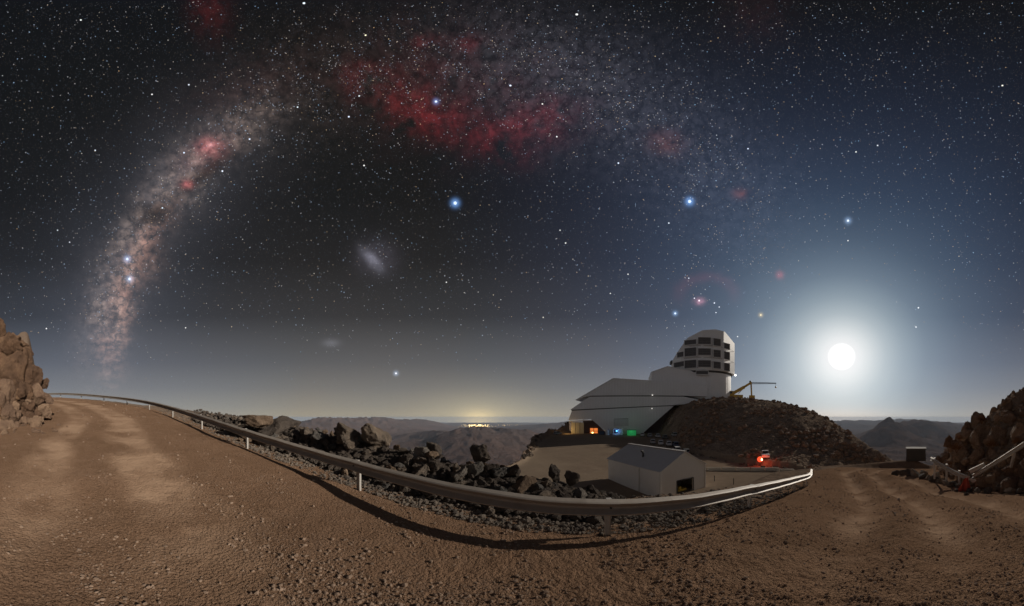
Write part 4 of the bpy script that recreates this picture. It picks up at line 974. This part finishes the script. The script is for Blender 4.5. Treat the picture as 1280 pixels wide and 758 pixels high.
# ------------------------------------------------------------------ shed with gable roof
M_shedw = paint('shed_cladding', (0.66, 0.64, 0.61), 0.5, 0.0, 0.22, (0.40, 0.34, 0.28), ribs=(1, 0.35, 0.02), s=0.4)
M_shedr = paint('shed_roof', (0.56, 0.54, 0.52), 0.5, 0.1, 0.3, (0.36, 0.30, 0.25), ribs=(1, 0.5, 0.03), s=0.4)
M_gable = paint('gable_cladding', (0.68, 0.66, 0.63), 0.5, 0.0, 0.22, (0.40, 0.34, 0.28), ribs=(0, 0.35, 0.02), s=0.4)
def shed():
    # near corner, length runs away from the viewer, gable end faces right of the camera
    N, Lc, Rc = Vector((17.97, 29.1)), Vector((16.0, 42.6)), Vector((26.5, 30.7)); zb, ze, za = -9.1, -5.2, -2.95
    yv = (Lc - N).normalized(); w = (Rc - N).length; ln = (Lc - N).length
    g = empty('metal_shed', (N.x, N.y, zb), math.atan2(yv.y, yv.x) - math.pi / 2); tag(g, 'pale metal shed with gable roof standing in the gravel yard', 'shed')
    h, hr = ze - zb, za - zb; t = .15
    MB().box((t / 2, ln / 2, h / 2 - .3), (t, ln, h + .6)).build('side_wall', M_shedw, g)
    MB().box((w - t / 2, ln / 2, h / 2 - .3), (t, ln, h + .6)).build('side_wall', M_shedw, g)
    dx0, dx1, dh = w * .34, w * .70, 2.15                                  # door opening in the gable
    for y0 in (0.0, ln - t):
        if y0 == 0:
            gb = MB(); f = lambda y: (lambda u, v: Vector((u, y, v)))
            gb.prism([(t + .003, -.6), (dx0, -.6), (dx0, h), (t + .003, h)], f(y0), f(y0 + t)).prism([(dx1, -.6), (w - t - .003, -.6), (w - t - .003, h), (dx1, h)], f(y0), f(y0 + t))
            gb.prism([(dx0, dh), (dx1, dh), (dx1, h), (dx0, h)], f(y0), f(y0 + t)).prism([(.02, h), (w - .02, h), (w / 2, hr - .02)], f(y0), f(y0 + t)).build('gable_wall', M_gable, g)
        else:
            f = lambda y: (lambda u, v: Vector((u, y, v)))
            MB().prism([(t + .003, -.6), (w - t - .003, -.6), (w - t - .003, h), (w / 2, hr - .02), (t + .003, h)], f(y0), f(y0 + t)).build('gable_wall', M_gable, g)
    ov = .22
    for sg in (-1, 1):
        e = Vector((w / 2 + sg * (w / 2 + ov), 0, h - ov * (hr - h) / (w / 2))); r_ = Vector((w / 2, 0, hr))
        MB().add([Vector((e.x, -ov, e.z)), Vector((r_.x, -ov, r_.z)), Vector((r_.x, ln + ov, r_.z)), Vector((e.x, ln + ov, e.z)), Vector((e.x, -ov, e.z + .1)), Vector((r_.x, -ov, r_.z + .1)), Vector((r_.x, ln + ov, r_.z + .1)), Vector((e.x, ln + ov, e.z + .1))],
                 [(0, 1, 2, 3), (7, 6, 5, 4), (0, 4, 5, 1), (1, 5, 6, 2), (2, 6, 7, 3), (3, 7, 4, 0)]).build('roof', M_shedr, g)
    MB().box((w / 2, ln / 2, hr + .11), (.5, ln + 2 * ov, .07)).build('ridge_cap', M_shedr, g)
    v = MB().tube((1.9, 6.3, h + 1.0), (1.9, 6.3, h + 1.95), .16).tube((1.9, 6.3, h + 1.9), (1.55, 6.3, h + 1.98), .17).build('vent_pipe', M_dark, g)
    MB().tube((-.09, 4.6, -.2), (-.09, 4.6, h - .2), .06).build('downpipe', M_shedw, g)
    MB().box((-.02, -.02, h / 2 - .2), (.16, .16, h + .2)).build('corner_trim', M_shedr, g)
    MB().box((w + .02, -.02, h / 2 - .2), (.16, .16, h + .2)).build('corner_trim', M_shedr, g)
    MB().box(((dx0 + dx1) / 2, 2.4, dh / 2), (dx1 - dx0 - .1, .2, dh)).build('interior_shade_sheet', M_gap, g)  # near-black sheet standing in for the unlit inside
    fr = MB(); fr.box((dx0 - .06, -.03, dh / 2), (.12, .1, dh + .12)).box((dx1 + .06, -.03, dh / 2), (.12, .1, dh + .12)).box(((dx0 + dx1) / 2, -.03, dh + .06), (dx1 - dx0 - .005, .1, .12)).build('door_frame', M_dark, g)
    o = MB().box((0, 0, .5), (1.6, .9, .35)).box((-.4, 0, .85), (.5, .8, .4)).build('yellow_loader', paint('machine_yellow', (.55, .38, .04), .5, 0, .3), bevel=.03)
    m = Matrix.Rotation(math.atan2(yv.y, yv.x) - math.pi / 2, 3, 'Z') @ Vector(((dx0 + dx1) / 2, 1.0, 0)); o.location = g.location + m; o.rotation_euler.z = g.rotation_euler.z
    tag(o, 'small yellow machine parked inside the open shed door', 'machine')
shed()

# ------------------------------------------------------------------ vehicles
M_glass = paint('car_glass', (.02, .022, .025), .12, 0, .1); M_tyre = paint('tyre', (.03, .03, .03), .9)
def car(name, label, group, loc, rz, col, pickup=False, cat='car'):
    g = empty(name, loc, rz); tag(g, label, cat, group)
    prof = [(-2.15, .35), (-2.2, .80), (-2.1, .98), (-1.0, 1.03), (.9, 1.0), (1.75, .93), (2.15, .80), (2.2, .35)]
    f = lambda s_: (lambda u, v: Vector((u, s_, v)))
    MB().prism(prof, f(-.86), f(.86)).build('body', col, g, bevel=.06)
    cab = [(-.2, 1.0), (-.05, 1.62), (.75, 1.66), (1.35, 1.0)] if pickup else [(-1.9, 1.0), (-1.6, 1.52), (-.9, 1.66), (.35, 1.64), (1.2, 1.0)]
    MB().prism(cab, f(-.74), f(.74)).build('cabin', col, g, bevel=.05)
    cw = [(u * .93 + .03, v - .05 if v > 1.3 else v + .06) for u, v in cab]
    MB().prism(cw, f(-.765), f(.765)).build('side_windows', M_glass, g)
    u1, u2 = cab[-1], cab[-2]; MB().bar(Vector((u1[0] + .02, 0, u1[1] + .08)), Vector((u2[0] + .04, 0, u2[1] - .06)), 1.3, .03).build('windscreen', M_glass, g)
    u1, u2 = cab[0], cab[1]; MB().bar(Vector((u1[0] - .02, 0, u1[1] + .08)), Vector((u2[0] - .02, 0, u2[1] - .06)), 1.25, .03).build('rear_window', M_glass, g)
    for x in (-1.35, 1.38):
        for y in (-.80, .80):
            wh = MB().tube((x, y - .11, .34), (x, y + .11, .34), .34, n=14).build('wheel', M_tyre, g)
            MB().tube((x, y + math.copysign(.10, y), .34), (x, y + math.copysign(.13, y), .34), .19, n=10).build('rim', M_post, wh)
    for y in (-.62, .62):
        MB().box((2.17, y, .72), (.08, .32, .16)).build('headlight', M_plank, g); MB().box((-2.18, y, .82), (.06, .22, .18)).build('tail_light', M_cloth, g)
    return g
def cars():
    cols = {n: paint('car_' + n, c, .3, .1, .15) for n, c in (('white', (.72, .72, .72)), ('silver', (.45, .46, .47)), ('grey', (.22, .225, .23)), ('red', (.32, .06, .05)), ('blue', (.10, .14, .22)))}
    spots = [(803, 545, 'white', 'white'), (812, 545.5, 'silver', 'silver'), (822, 546, 'white', 'white'), (831, 547, 'grey', 'dark grey'), (816, 551, 'silver', 'silver'), (826, 552, 'white', 'white'), (836, 553, 'white', 'white'), (844, 553.5, 'blue', 'blue'), (843, 548.5, 'silver', 'silver'), (846, 558, 'white', 'white'), (857, 560, 'grey', 'dark grey')]
    for px, py, c, w in spots:
        d = (HC + 6.9) / math.tan(-alt_of(py + 2.2) * D2R); d = min(max(d, 72), 124); p = pt(px, py, d)
        car('parked_car', '%s car parked in the lot between the shed and the hall' % w, 'cars parked in the lot', (p.x, p.y, zat(p.x, p.y)), (64 + random.uniform(-5, 5)) * D2R, cols[c])
    p = pt(956.5, 581, 61); car('utility_pickup', 'white pickup seen from behind beside the red glow at the hill foot', None, (p.x, p.y, zat(p.x, p.y)), (90 - 50) * D2R, cols['white'], True, 'pickup')
    p = pt(684, 548, 128); car('parked_van', 'dark car standing on the rim of the yard left of the hall', None, (p.x, p.y, zat(p.x, p.y)), 1.2, cols['grey'])
    p = pt(697, 547, 122); car('parked_car', 'silver car standing left of the loading bay', None, (p.x, p.y, zat(p.x, p.y)), .6, cols['silver'])
cars()

# ------------------------------------------------------------------ crane beside the dome
M_yel = paint('crane_yellow', (.55, .34, .05), .5, 0.1, .3)
def crane():
    d = 143.0; a, b = pt(914, 497, d), pt(936, 497, d); u = (b - a); u.z = 0; unit = u.length / 22; u.normalize()
    o = pt(919, 499, d); zb = zat(o.x, o.y) ; g = empty('mobile_crane', (o.x, o.y, zb)); tag(g, 'yellow mobile crane with long lattice jib on the hilltop by the dome', 'crane')
    def Q(zx, zy): p = pt(*z1(zx, zy), d); return p - Vector(g.location)
    nrm = Vector((u.y, -u.x, 0)); zl = 0
    def bx(mb, a, b, w, h): return mb.bar(a, b, w, h)
    bx(MB(), Q(762, 347), Q(820, 349), 2.6, 1.5).build('chassis', M_yel, g, bevel=.1)
    for zx in (768, 779, 800, 812):
        c = Q(zx, 357); MB().tube(c - nrm * 1.3, c + nrm * 1.3, .95, n=14).build('wheel', M_tyre, g)
    bx(MB(), Q(764, 334), Q(782, 336), 2.2, 2.2).build('cab', M_yel, g, bevel=.15); bx(MB(), Q(766, 333) , Q(776, 334), 2.26, 1.2).build('cab_window', M_glass, g)
    bx(MB(), Q(776, 338), Q(826, 310), 1.3, 1.6).build('boom_base', M_yel, g, bevel=.08); bx(MB(), Q(822, 312), Q(851, 294), .9, 1.1).build('boom_tip', M_yel, g)
    bx(MB(), Q(800, 338), Q(822, 316), .35, .35).build('lift_ram', M_post, g)
    bx(MB(), Q(853, 290), Q(856, 352), .8, .8).build('mast', M_yel, g); bx(MB(), Q(845, 351), Q(869, 351), 2.2, 1.6).build('counterweight', M_yel, g, bevel=.1)
    for zx in (848, 864): c = Q(zx, 357); MB().tube(c - nrm * 1.1, c + nrm * 1.1, .7, n=12).build('wheel', M_tyre, g)
    j = MB(); A0, A1 = Q(849, 291), Q(957, 293.5); B0, B1 = Q(850, 297.5), Q(957, 296.5)
    j.bar(A0, A1, .22, .22).bar(B0, B1, .22, .22)
    for k in range(24):
        t = k / 24; p, q = A0.lerp(A1, t), B0.lerp(B1, t + 1 / 48); r_ = A0.lerp(A1, t + 1 / 24); j.bar(p, q, .12, .12).bar(q, r_, .12, .12)
    j.build('lattice_jib', M_dark, g)
    MB().bar(Q(955, 296), Q(955, 308), .1, .1).build('hook_cable', M_dark, g); MB().sphere(Q(955, 311), .5, 8, 5).build('hook_block', M_yel, g)
    MB().sphere(Q(850, 288), .6, 8, 5).build('head_sheave', M_dark, g)
crane()

# ------------------------------------------------------------------ lamps and small things in the yard
def yard_things():
    # red glow ball, added in place of smeared car tail lights
    p = pt(950, 582, 58); zb = zat(p.x, p.y); g = empty('tail_light_glow', (p.x, p.y, zb)); tag(g, 'red glowing ball standing in for smeared car tail lights at the hill foot', 'lamp')
    top = HC + 58 * math.tan(alt_of(574.5) * D2R) - zb
    MB().tube((0, 0, -.2), (0, 0, top - .3), .08).box((0, 0, .08), (.5, .5, .16)).build('post', M_dark, g)  # post added to carry the glow ball
    MB().sphere((0, 0, top), .62, 14, 8).build('glow_ball', lamp_mat('red_glow_ball', (1, .09, .03), 1.3), g, smooth=True)  # ball enlarged to imitate the spread of the glow
    MB().sphere((-.1, -.52, top), .25, 10, 6).build('glow_core', lamp_mat('hot_red_core', (1, .45, .25), 7), g, smooth=True)
    l = bpy.data.lights.new('red_glow_light', 'POINT'); l.energy = 140; l.color = (1, .10, .04); l.shadow_soft_size = .5
    o = bpy.data.objects.new('red_glow_light', l); o.location = (-.5, -.9, top + .5); link(o, g)
    # green cabin with glowing walls, blue lamp unit, crates by the hall
    W = 121.0
    def at(zx, w=W):
        px, _ = z1(zx, 500); u, _ = fac(px, 500, w); q = NF * w + UF * u; return Vector((q.x, q.y, zat(q.x, q.y)))
    u1 = fac(*z1(343, 500), W)[0]; u2 = fac(*z1(379, 500), W)[0]
    c = at(361); h = HC + W * math.tan(alt_of(z1(0, 488)[1]) * D2R) - c.z
    g = empty('green_cabin', c, -AC * D2R); tag(g, 'bright green cabin with glowing walls standing against the hall', 'cabin')
    MB().box((0, 0, h / 2), (u2 - u1, 2.4, h)).build('body', lamp_mat('green_glow_panel', (.02, .36, .10), .42), g, bevel=.06)  # lit look put in as emission over the whole body
    MB().box((0, 0, h + .06), (u2 - u1 + .3, 2.7, .12)).build('roof', M_dark, g)
    for k in range(4): MB().box((-(u2 - u1) / 2 + (k + .5) * (u2 - u1) / 4, -1.23, h / 2), (.10, .06, h - .3)).build('rib', paint('green_paint', (.02, .22, .07), .5) if k == 0 else bpy.data.materials['green_paint'], g)
    l = bpy.data.lights.new('green_light', 'POINT'); l.energy = 60; l.color = (.1, 1, .3); l.shadow_soft_size = .3
    o = bpy.data.objects.new('green_light', l); o.location = (0, -2.6, 1.6); link(o, g)
    c = at(305); g = empty('generator_unit', c, -AC * D2R); tag(g, 'grey generator unit with a blue lamp beside the green cabin', 'generator')
    MB().box((0, 0, 1.5), (4.4, 2.2, 2.8)).build('body', M_panel, g, bevel=.08); MB().box((-.9, -1.12, 1.7), (1.6, .06, 1.6)).build('grille', M_vent, g); MB().box((0, 0, .06), (4.6, 2.3, .12)).build('skid', M_dark, g)
    MB().sphere((-.5, -1.3, 1.9), .34, 10, 6).build('blue_lamp', lamp_mat('blue_lamp_glass', (.08, .35, 1), 5), g)
    l = bpy.data.lights.new('blue_light', 'POINT'); l.energy = 40; l.color = (.15, .4, 1); l.shadow_soft_size = .3
    o = bpy.data.objects.new('blue_light', l); o.location = (-.5, -2.4, 1.9); link(o, g)
    c = at(262); g = empty('storage_tank', c, -AC * D2R); tag(g, 'white upright tank between the loading bay and the generator', 'tank')
    MB().tube((0, 0, 0), (0, 0, 2.5), 1.05, n=18).build('barrel', M_domep, g); MB().tube((0, 0, 2.5), (0, 0, 2.85), 1.05, .3, 18).build('cap', M_domep, g); MB().tube((.9, -.6, 0), (.9, -.6, 2.4), .08).build('pipe', M_dark, g)
    c = at(238); g = empty('dumpster', c, -AC * D2R); tag(g, 'dark blue dumpster in front of the loading bay', 'dumpster')
    MB().box((0, 0, .95), (2.4, 1.5, 1.5), taper=1.08).build('bin', paint('bin_blue', (.05, .08, .14), .6), g, bevel=.05); MB().box((0, .05, 1.76), (2.6, 1.7, .1)).build('lid', M_dark, g)
    for sx in (-.9, .9): MB().tube((sx, -.6, .12), (sx, .6, .12), .12).build('wheel', M_tyre, g)
    # marker posts along the lower road
    for px, py, d in ((893, 590, 44), (917, 593, 42), (961, 591, 43), (871, 589, 46), (983, 590, 42)):
        p = pt(px, py, d); o = MB().box((0, 0, .45), (.10, .10, 1.1)).box((0, 0, .92), (.115, .115, .14)).build('marker_post', M_dark, bevel=.01); o.location = (p.x, p.y, zat(p.x, p.y))
        tag(o, 'slim dark marker post beside the lower road', 'post', 'marker posts along the lower road')
    # low concrete barriers with a pale top along the lower road and its bend
    M_conc = paint('pale_concrete', (.46, .42, .36), .8, 0, .3, s=1)
    n = 0
    for i in range(13):
        a = 37 + i * 3.1; r = 53 - abs(i - 3) * .15 - max(0, i - 6) * 1.1; x, y = r * math.sin(a * D2R), r * math.cos(a * D2R)
        f = lambda y_: (lambda u, v: Vector((y_, u, v)))
        o = MB().prism([(-.32, -.2), (.32, -.2), (.32, .1), (.14, .3), (.10, .62), (-.10, .62), (-.14, .3), (-.32, .1)], f(-1.35), f(1.35)).build('road_barrier', M_conc, bevel=.02)
        o.location = (x, y, zat(x, y)); o.rotation_euler.z = -a * D2R + random.uniform(-.05, .05); tag(o, 'pale concrete barrier lining the lower road below the dome hill', 'barrier', 'barriers along the lower road')
yard_things()

# ------------------------------------------------------------------ dry shrubs on the bank
M_shrub = earth('dry_shrub', (.17, .075, .035), (.22, .11, .05), (.12, .07, .04), 4.0, [(30, .01, 'n')])
def shrubs():
    for i, (px, py, d, s) in enumerate(((1196, 560, 18.3, .75), (1188, 580, 17.5, .5), (1240, 556, 15.6, .6), (1272, 553, 14.2, .55), (1281, 558, 13.4, .6), (1227, 524, 19.4, .6), (1200, 548, 19.0, .5))):
        p = pt(px, py, d); g = np.random.default_rng(50 + i); V, F = [], []
        for k in range(420):
            dr = g.normal(size=3); dr[2] = abs(dr[2]) + .2; dr /= np.linalg.norm(dr); r0 = g.uniform(.15, .6); r1 = r0 + g.uniform(.12, .35)
            sd = np.cross(dr, g.normal(size=3)); sd = sd / np.linalg.norm(sd) * .012; b = len(V)
            V += [dr * r0 - sd, dr * r0 + sd, dr * r1 + g.normal(size=3) * .05]; F.append((b, b + 1, b + 2))
        r = empty('dry_shrub', (p.x, p.y, p.z - .2 * s)); tag(r, 'dry reddish brown shrub growing between the rocks of the bank', 'shrub', 'dry shrubs on the right bank')
        o = link(bpy.data.objects.new('foliage', np_mesh('foliage', np.array(V) * s, np.array(F), M_shrub)), r)
        st = MB()
        for k in range(7):
            t = k * .9; st.tube((0, 0, -.25), (.35 * s * math.cos(t), .35 * s * math.sin(t), .35 * s), .012, .005, 5)
        st.build('stem', M_shrub, r)
shrubs()

# ------------------------------------------------------------------ town lights on the plain and the air
def town():
    V, F = [], []; g = np.random.default_rng(77); base = MB().sphere((0, 0, 0), 1, 6, 4)
    bv, bf = np.array([tuple(p) for p in base.v]), np.array(base.f)
    b = 0
    for k in range(150):
        px = 598 + g.normal() * 9; d = 29000 + g.uniform(-2500, 6000); s = g.uniform(8, 26) * (1.5 if abs(px - 598) < 12 else .8)
        p = np.array(pt(px, 530, d)); p[2] = -985 + 35; V.append(bv * s + p); F.append(bf + b); b += len(bv)
    for k in range(26):
        px = g.choice([560, 575, 620, 640]) + g.normal() * 9; d = 33000; s = g.uniform(10, 20); p = np.array(pt(px, 530, d)); p[2] = -985 + 35
        V.append(bv * s + p); F.append(bf + b); b += len(bv)
    me = np_mesh('town_lights', np.concatenate(V), np.concatenate(F), lamp_mat('sodium_lights', (1.0, .72, .30), 6.0)); me.materials[0].cycles.emission_sampling = 'NONE'
    tag(link(bpy.data.objects.new('town_lights', me)), 'yellow lights of a distant town glowing on the horizon', 'town lights', kind='stuff')
town()
def haze():
    o = MB().box((0, 0, (80 - 2300) / 2), (140000, 140000, 80 + 2300)).build('haze', M_gap); me = o.data; me.materials.clear()
    m = bpy.data.materials.new('thin_haze'); m.use_nodes = True; t = m.node_tree; t.nodes.clear(); ou = t.nodes.new('ShaderNodeOutputMaterial'); v = t.nodes.new('ShaderNodeVolumePrincipled')
    v.inputs['Color'].default_value = (.66, .80, 1, 1); v.inputs['Density'].default_value = 1.5e-5; v.inputs['Anisotropy'].default_value = 0.0
    t.links.new(v.outputs[0], ou.inputs['Volume']); me.materials.append(m); tag(o, 'thin pale haze lying over the valleys', 'haze', kind='stuff')
haze()
